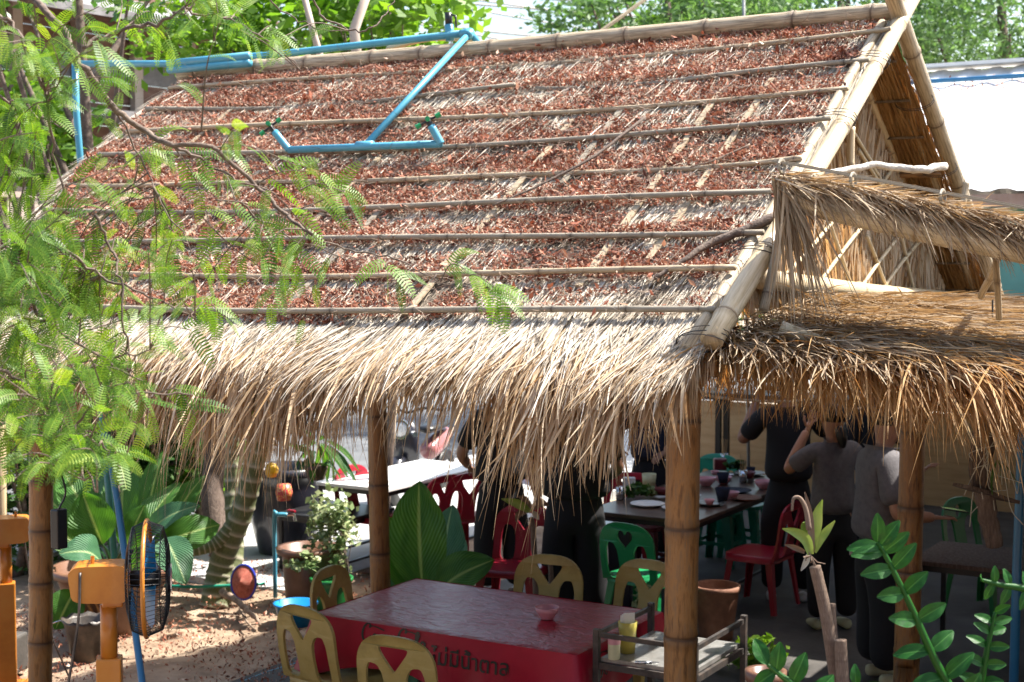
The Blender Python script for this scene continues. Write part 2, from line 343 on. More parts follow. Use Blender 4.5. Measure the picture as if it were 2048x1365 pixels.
def blades(root, d, L, wd, segs=3, g=0.0, gp=1.5, curl=None, nrm=None, taper=.25, kink=.0):
    """ribbons: roots (n,3), directions, lengths, widths; g = how much gravity takes over toward the tip"""
    n = len(root); p = root.copy(); d = unit(d); g = np.broadcast_to(g, (n,)); down = np.array((0, 0, -1.))
    nr = unit(rng.normal(0, 1, (n, 3))*.7+(np.array((0, 0, 1.)) if nrm is None else nrm))
    Vs = []; step = (L/segs)[:, None]
    cu = rng.normal(0, 1, (n, 3)) if curl is None else curl
    for k in range(segs+1):
        t = k/segs; dk = unit(d+(g*(t**gp)*3)[:, None]*down+cu*kink*t)
        sd = unit(np.cross(dk, nr)); wk = (wd*(1-(1-taper)*t**2)*.5)[:, None]
        Vs += [p-sd*wk, p+sd*wk]
        p = p+dk*step
    V = np.stack(Vs, 1); m = 2*(segs+1)
    q = np.array([(2*i, 2*i+1, 2*i+3, 2*i+2) for i in range(segs)])
    Fq = (np.arange(n)[:, None, None]*m+q[None]).reshape(-1, 4)
    return V.reshape(-1, 3), Fq, m
def merge(lst):
    V = []; Fq = []; R = []; o = 0
    for v, f, r in lst: V.append(v); Fq.append(f+o); R.append(r); o += len(v)
    return np.concatenate(V), np.concatenate(Fq), np.concatenate(R)
def vnoise(x, y, s=1.0, seed=0):
    """smooth 2-d value noise, 0..1"""
    r = np.random.default_rng(seed).random((64, 64)); x = np.asarray(x)/s+200; y = np.asarray(y)/s+200
    i = np.floor(x).astype(int); j = np.floor(y).astype(int); u = x-i; v = y-j; u = u*u*(3-2*u); v = v*v*(3-2*v); i %= 64; j %= 64
    a = r[i, j]; b = r[(i+1) % 64, j]; c = r[i, (j+1) % 64]; e = r[(i+1) % 64, (j+1) % 64]
    return (a*(1-u)+b*u)*(1-v)+(c*(1-u)+e*u)*v
def bamboo(name, a, b, r0, m, parent, r1=None, space=.3, sag=0.0, n=10, off=None, bulge=1.13, hollow=False, wob=.006, ringw=.014, up=False, at=None):
    a = np.array(a, float); b = np.array(b, float); L = np.linalg.norm(b-a); r1 = r0 if r1 is None else r1
    ts = [0]; x = (rng.uniform(.1, 1)*space if off is None else off); nodes = []
    while x < L: nodes.append(x/L); x += space*rng.uniform(.8, 1.2)
    if at is not None: nodes = [min(.999, max(.001, q/L)) for q in at]
    e = ringw/L; fine = [0, 1]+list(np.linspace(0, 1, 14))
    lst = [(t, 0, 1) for t in np.linspace(0, 1, 14)]
    for q in nodes: lst += [(q-2.2*e, 0, 1), (q-e, .25, 1+(bulge-1)*.45), (q-.35*e, .55, bulge), (q-.12*e, 1, 1+(bulge-1)*.3), (q+.12*e, .9, 1+(bulge-1)*.3), (q+.35*e, .4, bulge*.99), (q+e, .2, 1), (q+2.5*e, 0, 1)]
    lst = sorted(z for z in lst if 0 <= z[0] <= 1); P = []; R = []; K = []; ph = rng.uniform(0, 6, 2)
    for t, k, s in lst:
        p = a+(b-a)*t; p[2] -= sag*4*t*(1-t); p += np.array([0, math.sin(ph[1]+t*5)*wob, math.sin(ph[0]+t*6)*wob])
        P.append(p); R.append((r0+(r1-r0)*t)*s); K.append(k)
    # drop doubles
    keep = [0]+[i for i in range(1, len(P)) if np.linalg.norm(P[i]-P[i-1]) > 1e-4]
    mb = MB(); P = [P[i] for i in keep]; R = [R[i] for i in keep]; K = [K[i] for i in keep]
    if hollow:
        d = (b-a)/L; P = [P[0]+d*.12, P[0]+d*.0]+P; R = [R[0]*.62, R[0]*.72]+R; K = [1, 1]+K
    mb.tube(P, R, n, ring=K); return part(name, mb, m, parent, smooth=True)
# ------------------------------------------------------------------ ground, floor, pavement, road
def sheet(name, x0, x1, y0, y1, z, m, nx=1, ny=1, bump=0.0, seed=0):
    xs = np.linspace(x0, x1, nx+1); ys = np.linspace(y0, y1, ny+1); X, Y = np.meshgrid(xs, ys, indexing='ij')
    Z = np.full(X.shape, float(z))
    if bump: Z = Z+bump*(vnoise(X, Y, .5, seed)-.5)+bump*.4*(vnoise(X, Y, .12, seed+1)-.5)
    mb = MB(); f = [(i*(ny+1)+j, (i+1)*(ny+1)+j, (i+1)*(ny+1)+j+1, i*(ny+1)+j+1) for i in range(nx) for j in range(ny)]
    mb.add(np.stack([X, Y, Z], -1), f); return structure(name, mb, m, smooth=bump > 0)
sheet('ground', -260, 260, -40, 400, -.06, 'sand')
sheet('garden_soil', -7.2, -3.2, -3, 8, -.015, 'soil', 90, 240, .07, 4)
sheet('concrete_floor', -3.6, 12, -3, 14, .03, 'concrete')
sheet('road', -13.9, -7.5, -30, 120, -.05, 'asphalt')
mb = MB(); mb.box((-6.1, 9.5, -.02), (2.6, 12, .10)); structure('pavement', mb, 'paving')
mb = MB(); mb.box((-7.44, 20, .0), (.16, 100, .14)); structure('kerb', mb, 'paving')
sheet('road_verge', -26, -13.9, -30, 120, -.04, 'sand')

# ------------------------------------------------------------------ the thatched hut
EY, EZ, RY, RZ = -.34, 2.30, 1.96, 3.735           # eave and ridge of the front slope
SL = (RZ-EZ)/(RY-EY); BY = RY+(RY-EY)              # far eave
XR = .27
def xl(Y): return np.interp(Y, [EY, .44, .9, 2.0], [-3.78, -3.98, -4.25, -4.38])
def rz_(X, Y):
    z = EZ+(Y-EY)*SL
    return z-.035*np.sin((np.asarray(X)+4)/4.3*3.1)*np.clip((RY-Y), 0, 1)
hut = thing('thatched_hut', 'open bamboo hut with weathered palm thatch roof covered in fallen red leaves', 'hut', (-2, 1.9, 0))
DN = unit(np.array([0, -(RY-EY), -(RZ-EZ)])); NF = unit(np.array([0, -SL, 1.]))
# under layer sheets (real thickness)
mb = MB()
for (ya, za, yb, zb, x0, x1) in ((EY, EZ, RY, RZ, -3.9, XR-.06), (RY, RZ, BY, EZ, -3.1, XR-.06)):
    xs = np.linspace(x0, x1, 12)
    for i in range(11):
        a, b = xs[i]+.0005, xs[i+1]-.0005
        v = [(a, ya, za), (b, ya, za), (b, yb, zb), (a, yb, zb)]
        v = [(x, y, (rz_(x, y) if yb < 2 or y <= RY else z)+o) for o in (-.05, -.012) for x, y, z in v]
        mb.add(v, [(3, 2, 1, 0), (4, 5, 6, 7), (0, 1, 5, 4), (1, 2, 6, 5), (2, 3, 7, 6), (3, 0, 4, 7)])
v = [(-4.36, RY, RZ-.02), (-3.9, RY, RZ-.02), (-3.9, EY, EZ-.02), (-3.9, EY, EZ-.02)]
part('thatch_under_layer', mb, 'thatch_base', hut)
bt = [-.27, -.035, .215, .465, .72, .985, 1.25, 1.495, 1.765]
# front slope blades, course by course
lst = []
n = 36000
Y = rng.uniform(EY+.02, RY+.04, n); X = rng.uniform(0, 1, n)*(XR-.02-xl(Y))+xl(Y)
patch = vnoise(X, Y, .35, 3); z = rz_(X, Y)+.006+.02*patch+rng.uniform(0, .02, n)
d = DN+np.stack([rng.normal(0, .16, n)+.25*(vnoise(X*1.7, Y, .25, 9)-.5), rng.normal(0, .03, n), rng.normal(.028, .035, n)], 1)
V, Fq, m = blades(np.stack([X, Y, z], 1), d, rng.uniform(.14, .34, n), rng.uniform(.003, .0085, n), 2, .02, nrm=NF)
lst.append((V, Fq, np.repeat(np.clip(rng.normal(.58, .26, n)-.45*(patch < .3), 0, 1), m)))
# long strands near the right verge lie tidier
n = 3500
Y = rng.uniform(EY, RY, n); X = XR-.02-np.abs(rng.normal(0, .10, n)); z = rz_(X, Y)+.03
V, Fq, m = blades(np.stack([X, Y, z], 1), DN+np.stack([rng.normal(0, .06, n), rng.normal(0, .02, n), rng.normal(.01, .03, n)], 1), rng.uniform(.2, .4, n), rng.uniform(.003, .007, n), 2, 0, nrm=NF)
lst.append((V, Fq, np.repeat(rng.uniform(.2, .95, n), m)))
# left verge, shaggy
n = 2500
Y = rng.uniform(EY, RY, n); X = xl(Y)+rng.uniform(-.02, .15, n); z = rz_(X, Y)+.01
V, Fq, m = blades(np.stack([X, Y, z], 1), DN+np.stack([rng.normal(-.35, .25, n), rng.normal(0, .1, n), rng.normal(.02, .05, n)], 1), rng.uniform(.15, .3, n), rng.uniform(.004, .008, n), 3, .15, nrm=NF)
lst.append((V, Fq, np.repeat(rng.uniform(.1, .9, n), m)))
V, Fq, R = merge(lst); big('thatch', V, Fq, 'thatch_top', hut, R, kind='stuff')
# eave fringe: stiff outer layer, then blades that fold over and hang
prof_x = [-60, 0, 120, 230, 300, 360, 400, 450, 500, 545, 600, 650, 700, 750, 790, 830, 880, 950, 1000, 1050, 1100, 1180, 1230, 1290, 1340, 1390, 1440]
prof_l = [.42, .42, .42, .28, .18, .30, .40, .42, .38, .42, .38, .30, .26, .27, .20, .22, .24, .22, .26, .36, .42, .44, .34, .26, .20, .18, .17]
def fringe_len(X):
    px, _, _ = PX(np.stack([X, np.full_like(X, EY), np.full_like(X, EZ)], 1)); return np.interp(px, prof_x, prof_l)
lst = []
n = 9800
X = rng.uniform(-3.86, XR+.01, n); Y = EY+rng.uniform(-.13, .06, n); z = rz_(X, Y)+.015+rng.uniform(0, .025, n)
d = DN+np.stack([rng.normal(-.05, .17, n)+.8*(vnoise(X, X*0, .16, 5)-.5)+.4*(vnoise(X, X*0, .05, 15)-.5), rng.normal(0, .05, n), rng.normal(.07, .07, n)], 1)
V, Fq, m = blades(np.stack([X, Y, z], 1), d, rng.uniform(.10, .32, n)*(.7+.6*vnoise(X, X*0+5, .14, 51)), rng.uniform(.002, .009, n), 5, rng.uniform(.05, .6, n), nrm=NF, kink=.22)
lst.append((V, Fq, np.repeat(np.clip(rng.normal(.62, .22, n), 0, 1), m)))
V, Fq, R = lst[0]; nb = len(V)//m; sel = rng.random(nb) < np.clip(.16+.5*(V.reshape(nb, m, 3)[:, 0, 1] < EY-.05), 0, 1)
for nm, mk, mt_ in (('fringe_top', ~sel, 'thatch_top'), ('fringe_middle', sel, 'thatch_fringe')):
    vv = V.reshape(nb, m, 3)[mk]; k_ = len(vv); fq = Fq[:len(Fq)//nb]; big(nm, vv.reshape(-1, 3), (np.arange(k_)[:, None, None]*m+fq[None]).reshape(-1, 4), mt_, hut, R.reshape(nb, m)[mk].ravel(), kind='stuff')
lst = []
n = 9500
X = rng.uniform(-3.9, XR-.02, n); clump = vnoise(X, X*0+2, .16, 11)
keep = (rng.random(n) < .25+1.1*clump**1.3)*(rng.random(n) < np.interp(PX(np.stack([X, X*0+EY, X*0+EZ], 1))[0], [735, 780, 1035, 1060], [.85, .18, .22, .95])).astype(bool); X = X[keep]; clump = clump[keep]; n = len(X)
Y = EY-rng.uniform(-.12, .17, n); z = rz_(X, np.maximum(Y, EY-.17))-.005+rng.uniform(-.02, .02, n)
L = fringe_len(X)*rng.uniform(.35, 1.2, n)**1.1*(.75+.5*clump)+.12
d = DN*.8+np.stack([rng.normal(0, .22, n)+.5*(vnoise(X, X*0, .3, 6)-.5), rng.normal(-.05, .12, n), rng.normal(-.25, .15, n)], 1)
V, Fq, m = blades(np.stack([X, Y, z], 1), d, L, rng.uniform(.004, .019, n), 8, rng.uniform(.35, 1.0, n), gp=.8, kink=.5, taper=.1)
lst.append((V, Fq, np.repeat(np.clip(rng.normal(.55, .22, n), 0, 1), m)))
# a few very long curled wisps
n = 170
X = rng.uniform(-3.2, XR-.2, n); Y = np.full(n, EY-.1); z = rz_(X, Y)-.03
V, Fq, m = blades(np.stack([X, Y, z], 1), DN+rng.normal(0, .3, (n, 3)), fringe_len(X)*1.25+rng.uniform(.05, .30, n), rng.uniform(.002, .006, n), 9, .8, gp=.7, kink=.75, taper=.05)
lst.append((V, Fq, np.repeat(rng.uniform(.2, .9, n), m)))
V, Fq, R = merge(lst); big('fringe_hanging', V, Fq, 'thatch_fringe', hut, R, kind='stuff')
# rear slope, both faces, seen from below through the gable
DB = unit(np.array([0, RY-EY, -(RZ-EZ)])); NB = unit(np.array([0, SL, 1.]))
lst = []
n = 9000
Y = rng.uniform(RY, BY, n); X = rng.uniform(-.5, XR-.01, n); zz = RZ-(Y-RY)*SL
V, Fq, m = blades(np.stack([X, Y, zz-.055-rng.uniform(0, .02, n)], 1), DB+np.stack([rng.normal(0, .07, n), rng.normal(0, .02, n), rng.normal(-.02, .02, n)], 1), rng.uniform(.2, .36, n), rng.uniform(.004, .008, n), 2, 0, nrm=NB)
lst.append((V, Fq, np.repeat(rng.uniform(0.1, .8, n), m)))
n = 5000
Y = rng.uniform(RY, BY, n); X = rng.uniform(-3.15, XR, n); zz = RZ-(Y-RY)*SL
V, Fq, m = blades(np.stack([X, Y, zz+.01], 1), DB+rng.normal(0, .1, (n, 3)), rng.uniform(.3, .5, n), rng.uniform(.006, .012, n), 3, rng.uniform(0, .2, n), nrm=NB)
lst.append((V, Fq, np.repeat(rng.uniform(0.1, .9, n), m)))
V, Fq, R = merge(lst); big('rear_thatch', V, Fq, 'thatch_brown', hut, R, kind='stuff')
# long bamboo battens across the front slope
bx = [.25, .24, .26, .19, .23, .26, .25, .27, .30]
def batten_z(x, y): return float(rz_(x, y))+.062
for i, y in enumerate(bt):
    a = xl(y)+rng.uniform(-.05, .12); ends = [(a, bx[i])] if i not in (4, 7) else ([(a, -1.62), (-1.5, bx[i])] if i == 7 else [(a, -1.9), (-2.0, bx[i])])
    for (p, q) in ends:
        dy = rng.uniform(-.012, .012)
        bamboo('batten', (p, y+dy, batten_z(p, y)), (q, y-dy, batten_z(q, y)+.012), .0145, random.choice(['bamboo', 'bamboo_grey', 'bamboo_grey']), hut, r1=.012, space=.36, n=8, sag=.025, bulge=1.1, wob=.012)
# slats running down the slope under the battens
for x in np.linspace(-3.7, -.05, 10):
    x += rng.uniform(-.16, .16); y0 = rng.uniform(.3, 1.5); y1 = max(EY+.05, y0-rng.uniform(.5, 1.6))
    mb = MB(); K = 7
    for k in range(K):
        ya = y0+(y1-y0)*k/K; yb = y0+(y1-y0)*(k+1)/K
        xa = max(x, float(xl(ya))+.05); xb = max(x, float(xl(yb))+.05)
        a = np.array((xa, ya, float(rz_(xa, ya))+.050)); b = np.array((xb, yb-.001, float(rz_(xb, yb))+.050)); mb.beam(a, b, .030, .008)
    part('slat', mb, 'bamboo' if rng.random() < .6 else 'bamboo_grey', hut)
# ridge pole, verge poles, rafters
p0 = W(372, 150, 9.42); p1 = PL(1818, 44, (XR+.03, 0, 0), (1, 0, 0))
bamboo('ridge_pole', (-4.42, RY, RZ+.05), (XR+.01, RY, RZ+.065), .056, 'bamboo', hut, r1=.043, space=.42, n=14, ringw=.02)
apx = np.array([XR+.02, RY, RZ+.02])
va = np.array([XR+.03, EY-.10, EZ-.02]); vd = unit(np.array([0, RY-EY, RZ-EZ]))
bamboo('verge_pole', va+vd*.05, va+vd*3.22, .042, 'bamboo_pale', hut, r1=.034, space=.5, n=14, ringw=.016, hollow=True, wob=.01)
bamboo('verge_pole', va+np.array((-.085, .02, .0)), va+np.array((-.085, 0, 0))+vd*2.75, .027, 'bamboo', hut, r1=.022, space=.55, n=12)
bamboo('verge_pole', (XR+.02, BY+.10, EZ-.08), (XR+.02, RY-.30, RZ+.20), .047, 'bamboo', hut, r1=.04, space=.5, n=14, hollow=True)
bamboo('verge_pole', (XR-.085, BY+.10, EZ-.09), (XR-.075, RY, RZ-.04), .04, 'bamboo', hut, r1=.034, space=.5, n=12)
bamboo('rafter', (.02, BY+.02, EZ-.02), (.02, RY+.0, RZ-.08), .032, 'bamboo_pale', hut, r1=.028, space=.5)
bamboo('rafter', (.02, EY+.1, EZ-.04), (.02, RY-.02, RZ-.09), .032, 'bamboo_pale', hut, r1=.028, space=.5)
bamboo('eave_purlin', (-3.85, EY+.02, EZ-.09), (XR+.02, EY+.02, EZ-.085), .036, 'bamboo_orange', hut, space=.45)
for y in (BY-.1, BY-.75, BY-1.35):
    z = RZ-(y-RY)*SL-.085; bamboo('purlin', (-3.1, y, z), (XR-.02, y, z), .02, 'bamboo_orange', hut, space=.4)
for y in np.arange(RY+.12, BY, .27):      # underside battens with dark stitched thatch edge
    z = RZ-(y-RY)*SL-.082; mb = MB(); mb.beam((-.5, y, z), (XR-.04, y, z), .018, .012); part('underside_batten', mb, 'thatch_base', hut)
for k, (a, b) in enumerate(((va+vd*.05, 0), (va+vd*.62, 0), (va+vd*1.15, 0), (va+vd*1.72, 0), (va+vd*2.3, 0))):
    mb = MB()
    for q in range(3):
        c = a+vd*(q*.012)+np.array((-.04, 0, 0)); t = np.linspace(0, TAU, 15)
        x = np.array((1., 0, 0)); y = unit(np.cross(vd, x)); mb.tube([c+x*math.cos(s)*.098+y*math.sin(s)*.054+vd*.02*math.sin(s+q) for s in t], .002, 4)
    part('lashing', mb, 'wire', hut)
db = unit(np.array([0, RY-BY, RZ-EZ]))
for s_ in (.35, .9, 1.0, 1.6, 2.2):
    mb = MB(); c = np.array((XR-.03, BY, EZ-.06))+db*s_
    for q in range(2):
        x = np.array((1., 0, 0)); y = unit(np.cross(db, x)); mb.tube([c+db*q*.014+x*math.cos(s)*.10+y*math.sin(s)*.056 for s in np.linspace(0, TAU, 15)], .002, 4)
    part('lashing', mb, 'wire', hut)
# tie beam and the woven gable wall, with crossed sticks
bamboo('tie_beam', (.07, .62, 2.515), (.07, 4.25, 2.33), .045, 'bamboo_pale', hut, r1=.04, space=.5, n=12, hollow=True)
lst = []
n = 6500
Y = rng.uniform(.25, 3.9, n); top = RZ-np.abs(Y-RY)*SL-.1; z = 2.42+rng.uniform(0, 1, n)*(top-2.42); z = np.minimum(z+.16, top)
side = np.where(vnoise(Y, z, .22, 8) > .5, 1, -1)*rng.uniform(.05, .65, n)
V, Fq, m = blades(np.stack([np.full(n, .012)+rng.uniform(-.03, .022, n), Y, z], 1), np.stack([rng.normal(0, .02, n), side, -np.ones(n)], 1), rng.uniform(.12, .38, n), rng.uniform(.006, .016, n), 3, .1, nrm=np.array((1., 0, 0)))
big('gable_weave', V, Fq, 'thatch_fringe', hut, np.repeat(rng.uniform(.35, 1, n), m), kind='stuff')
mb = MB(); mb.add([(-.03, .05, 2.4), (-.03, 3.95, 2.4), (-.03, RY, RZ-.1), (-.045, .05, 2.4), (-.045, 3.95, 2.4), (-.045, RY, RZ-.1)], [(0, 1, 2), (5, 4, 3), (0, 3, 4, 1), (1, 4, 5, 2), (2, 5, 3, 0)]); part('gable_mat', mb, 'thatch_base', hut)
def gab(px, py): p = PL(px, py, (.05, 0, 0), (1, 0, 0)); return (.045, p[1], p[2])
for (a, b) in (((1660, 440), (1700, 560)), ((1735, 470), (1775, 575)), ((1795, 430), (1830, 585)), ((1565, 560), (1690, 420)), ((1640, 565), (1745, 430)), ((1720, 580), (1800, 470)),
               ((1700, 260), (1700, 350)), ((1745, 330), (1830, 480)), ((1690, 240), (1750, 330)), ((1600, 460), (1630, 560)), ((1760, 585), (1850, 470)), ((1720, 300), (1790, 420)), ((1790, 330), (1730, 430))):
    bamboo('gable_stick', gab(*a), gab(*b), .010, 'bamboo_pale', hut, r1=.011, space=.3, n=8, wob=.004)
bamboo('gable_stick', PL(1705, 252, (.30, 0, 0), (1, 0, 0)), PL(1700, 372, (.30, 0, 0), (1, 0, 0)), .014, 'bamboo_pale', hut, space=.35)
bamboo('corner_stick', PL(1572, 420, (.36, 0, 0), (1, 0, 0)), PL(1527, 622, (.36, 0, 0), (1, 0, 0)), .019, 'bamboo', hut, space=.4)
# posts
bamboo('post', (0, 0, 0), (.03, -.02, 2.33), .062, 'bamboo_orange', hut, r1=.067, n=28, bulge=1.06, ringw=.034, wob=.004, at=(.25, .70, 1.13, 1.565, 1.99))
bamboo('post', (-3.62, 0, 0), (-3.56, 0, 2.31), .06, 'bamboo_orange', hut, r1=.06, n=26, bulge=1.07, ringw=.03, at=(.3, .62, .93, 1.2, 1.46, 1.8, 2.1))
bamboo('post', (-2.93, 2.1, 0), (-2.99, 2.1, 2.45), .064, 'bamboo_orange', hut, r1=.058, n=22, bulge=1.06, ringw=.03, at=(.3, .78, 1.2, 1.62, 2.05))
bamboo('post', (.33, 2.05, 0), (.36, 2.05, 2.4), .064, 'bamboo_orange', hut, r1=.06, n=26, bulge=1.07, ringw=.03, at=(.2, .62, 1.03, 1.36, 1.74, 2.1))
bamboo('post', (-1.75, 3.9, 0), (-1.75, 3.9, 2.42), .06, 'bamboo_orange', hut, space=.45, n=16)

bamboo('brace', (-.02, .0, 2.0), (.28, -.10, 2.32), .024, 'bamboo_orange', hut)
bamboo('corner_beam', (-.3, -.05, 2.235), (.95, -.05, 2.225), .033, 'bamboo_orange', hut, space=.4, hollow=True)
mb = MB(); c = PL(83, 918, (0, 0, 0), (0, 1, 0)); mb.lathe([(.0655, -.014), (.0655, .014)], (c[0]+.003, 0, c[2]), 24); part('tape_band', mb, 'black', hut)
# lashings of wire at the eave corner
# ------------------------------------------------------------------ lower awning beside the gable
aw = thing('thatch_awning', 'low shaggy brown thatch awning hanging to the right of the front post', 'awning', (1.0, .6, 0))
def quad_pts(n, T0, T1, L0, L1):
    s = rng.random(n)[:, None]; t = rng.random(n)[:, None]
    return (T0*(1-s)+T1*s)*(1-t)+(L0*(1-s)+L1*s)*t, s[:, 0], t[:, 0]
T0 = np.array((.22, .9, 2.40)); T1 = np.array((3.6, 1.9, 2.30)); L0 = np.array((.26, -.24, 2.27)); L1 = np.array((3.2, -.42, 2.12))
T1b = np.array((1.0, 3.6, 2.30))
TF = np.array((6.2, 4.6, 2.16)); L1f = L1*1.9-L0*.9; mb = MB(); mb.add([T0, T1b, TF, L1f, L0]+[q-np.array((0, 0, .05)) for q in (T0, T1b, TF, L1f, L0)], [(0, 4, 3, 2, 1), (5, 6, 7, 8, 9), (0, 1, 6, 5), (1, 2, 7, 6), (2, 3, 8, 7), (3, 4, 9, 8), (4, 0, 5, 9)])
part('under_layer', mb, 'thatch_base', aw)
lst = []
n = 9000
P, s, t = quad_pts(n, T0, T1b, L0, L1); P[:, 2] += .01+rng.uniform(0, .05, n)+.03*vnoise(P[:, 0], P[:, 1], .3, 2)
d = np.stack([.45+1.2*s+rng.normal(0, .2, n), -.9+.3*s+rng.normal(0, .2, n), rng.normal(.02, .06, n)], 1)
V, Fq, m = blades(P, d, rng.uniform(.15, .4, n), rng.uniform(.003, .009, n), 3, rng.uniform(.0, .06, n))
lst.append((V, Fq, np.repeat(np.clip(.62-.5*s+rng.normal(0, .2, n), 0, 1), m)))
# edge: blades run off the edge to the lower right and droop
n = 7600
s = rng.random(n)**1.0; E = L0*(1-s[:, None])+L1*s[:, None]; E = E+np.stack([0*s, rng.uniform(-.02, .42, n), rng.uniform(-.03, .06, n)], 1)
E[:, 2] += E[:, 1]*.08+.03
d = np.stack([.35+.9*s+rng.normal(0, .28, n), -.75+rng.normal(0, .22, n), rng.normal(-.05, .13, n)], 1)
Lf = np.interp(s, [0, .1, .25, .45, 1], [.24, .34, .48, .56, .58])*rng.uniform(.55, 1.15, n)
V, Fq, m = blades(E, d, Lf, rng.uniform(.003, .011, n), 7, rng.uniform(.15, .62, n), gp=.85, kink=.16, taper=.08)
lst.append((V, Fq, np.repeat(np.clip(.60-.1*s+rng.normal(0, .22, n), 0, 1), m)))
n = 2600
s = rng.random(n)**1.5*.30; E = L0*(1-s[:, None])+L1*s[:, None]+np.stack([0*s, rng.uniform(-.04, .9, n), rng.uniform(.0, .05, n)], 1); E[:, 2] += np.clip(E[:, 1], 0, 1)*.12
V, Fq, m = blades(E, np.stack([.6+rng.normal(0, .3, n), -.8+rng.normal(0, .25, n), rng.normal(.0, .08, n)], 1), rng.uniform(.2, .42, n), rng.uniform(.004, .010, n), 5, rng.uniform(.02, .2, n), kink=.1)
lst[0] = merge([lst[0], (V, Fq, np.repeat(np.clip(rng.normal(.55, .25, n), 0, 1), m))])
# underside curtain hanging straight down near the front post
n = 3000
X = rng.uniform(.05, 2.6, n); P = np.stack([X, rng.uniform(.0, .55, n), 2.24+rng.uniform(-.02, .04, n)], 1)
V, Fq, m = blades(P, np.stack([rng.normal(0, .2, n), rng.normal(-.1, .15, n), -np.ones(n)], 1), rng.uniform(.10, .30, n)*np.interp(X, [0, .3, 2], [.9, 1.0, 1.3]), rng.uniform(.003, .009, n), 6, .4, kink=.55, taper=.1)
lst.append((V, Fq, np.repeat(rng.uniform(.3, .9, n), m)))
V, Fq, R = merge(lst[1:]); big('hanging_thatch', V, Fq, 'thatch_brown', aw, R, kind='stuff'); big('thatch', *lst[0][:2], 'thatch_tan', aw, lst[0][2], kind='stuff')
mb = MB(); q = [np.array(a) for a in ((.35, 3.5, 2.26), (6.2, 3.5, 2.2), (6.2, 5.7, 2.2), (.35, 5.7, 2.24))]; mb.add(q+[a-np.array((0, 0, .05)) for a in q], [(0, 1, 2, 3), (7, 6, 5, 4), (0, 4, 5, 1), (1, 5, 6, 2), (2, 6, 7, 3), (3, 7, 4, 0)]); part('sun_block_panel', mb, 'thatch_base', aw)  # extra panel added to stop sun reaching the dark side table
bamboo('edge_pole', PL(1562, 657, (0, -.18, 0), (0, 1, 0)), (.95, -.05, 2.20), .028, 'bamboo_pale', aw, space=.5, hollow=True)
bamboo('post', (2.9, -.1, 0), (2.9, -.1, 2.2), .06, 'bamboo_orange', aw); bamboo('post', (3.4, 2.3, 0), (3.4, 2.3, 2.2), .06, 'bamboo_orange', aw)
# ------------------------------------------------------------------ upper awning
ua = thing('thatch_awning', 'thin upper thatch awning on a sloping bamboo pole over the gable', 'awning', (.9, .3, 2.2))
vs = np.array((.42, -.12, 2.90)); ve = np.array((2.6, -.12, 2.44)); sd = unit(ve-vs)
bk = np.array((0, .5, -.02))
mb = MB(); mb.add([vs, ve, ve+bk, vs+bk]+[q-np.array((0, 0, .03)) for q in (vs, ve, ve+bk, vs+bk)], [(3, 2, 1, 0), (4, 5, 6, 7), (0, 1, 5, 4), (1, 2, 6, 5), (2, 3, 7, 6), (3, 0, 4, 7)]); part('under_layer', mb, 'thatch_base', ua)
bamboo('pole', PL(1565, 396, (0, -.10, 0), (0, 1, 0)), ve+np.array((.0, .06, -.09)), .043, 'bamboo_pale', ua, r1=.052, space=.5, off=.02, n=16, hollow=True, ringw=.016)
for o in (0, .022):
    mb = MB(); mb.beam(vs+np.array((0, -.02+o*2.2, .058+o*.2)), ve+np.array((0, -.02+o*2.2, .058+o*.2)), .014, .007); part('split_strip', mb, 'bamboo_grey', ua)
for s_ in (.03, .30, .62, .95, 1.3, 1.7):
    c = vs+sd*s_; mb = MB(); mb.tube([c+np.array((0, -.002+.032*math.cos(q), .045+.024*math.sin(q))) for q in np.linspace(0, TAU, 10)], .006, 5); part('tie', mb, 'bamboo_grey', ua)
lst = []
n = 1250
s = rng.random(n); P = vs+(ve-vs)*s[:, None]+np.stack([0*s, rng.uniform(-.02, .12, n), rng.uniform(-.015, .03, n)], 1)
d = np.stack([.95+rng.normal(0, .25, n), -.35+rng.normal(0, .2, n), -.34+rng.normal(0, .12, n)], 1)
V, Fq, m = blades(P, d, rng.uniform(.10, .36, n)*np.interp(s, [0, .05, .12, 1], [.8, 1, .7, .5]), rng.uniform(.003, .008, n), 4, rng.uniform(0, .22, n), kink=.12)
lst.append((V, Fq, np.repeat(rng.uniform(.2, .95, n), m)))
n = 150
s = rng.random(n)**1.5*.04; P = vs+(ve-vs)*s[:, None]+np.stack([0*s, rng.uniform(-.03, .05, n), rng.uniform(-.02, .01, n)], 1)
V, Fq, m = blades(P, np.stack([.15+rng.normal(.12, .16, n), rng.normal(-.12, .12, n), -.9+rng.normal(0, .1, n)], 1), rng.uniform(.25, .62, n), rng.uniform(.004, .011, n), 6, .1, kink=.12, taper=.1)
lst.append((V, Fq, np.repeat(rng.uniform(.2, .95, n), m)))
n = 800
s = rng.random(n); P = vs+(ve-vs)*s[:, None]+np.stack([0*s, rng.uniform(-.04, .02, n), rng.uniform(-.04, .0, n)], 1)
V, Fq, m = blades(P, np.stack([.8+rng.normal(0, .3, n), -.2+rng.normal(0, .2, n), -.75+rng.normal(0, .2, n)], 1), rng.uniform(.08, .24, n), rng.uniform(.003, .008, n), 4, .2, kink=.15)
lst.append((V, Fq, np.repeat(rng.uniform(0, .9, n), m)))
n = 2200
s = rng.random(n); t = rng.random(n); P = vs+(ve-vs)*s[:, None]+bk*t[:, None]+np.array((0, 0, .02))
V, Fq, m = blades(P, np.stack([.6+rng.normal(0, .4, n), -.6+rng.normal(0, .3, n), rng.normal(-.02, .05, n)], 1), rng.uniform(.1, .22, n), rng.uniform(.003, .007, n), 2)
lst.append((V, Fq, np.repeat(rng.uniform(.3, 1, n), m)))
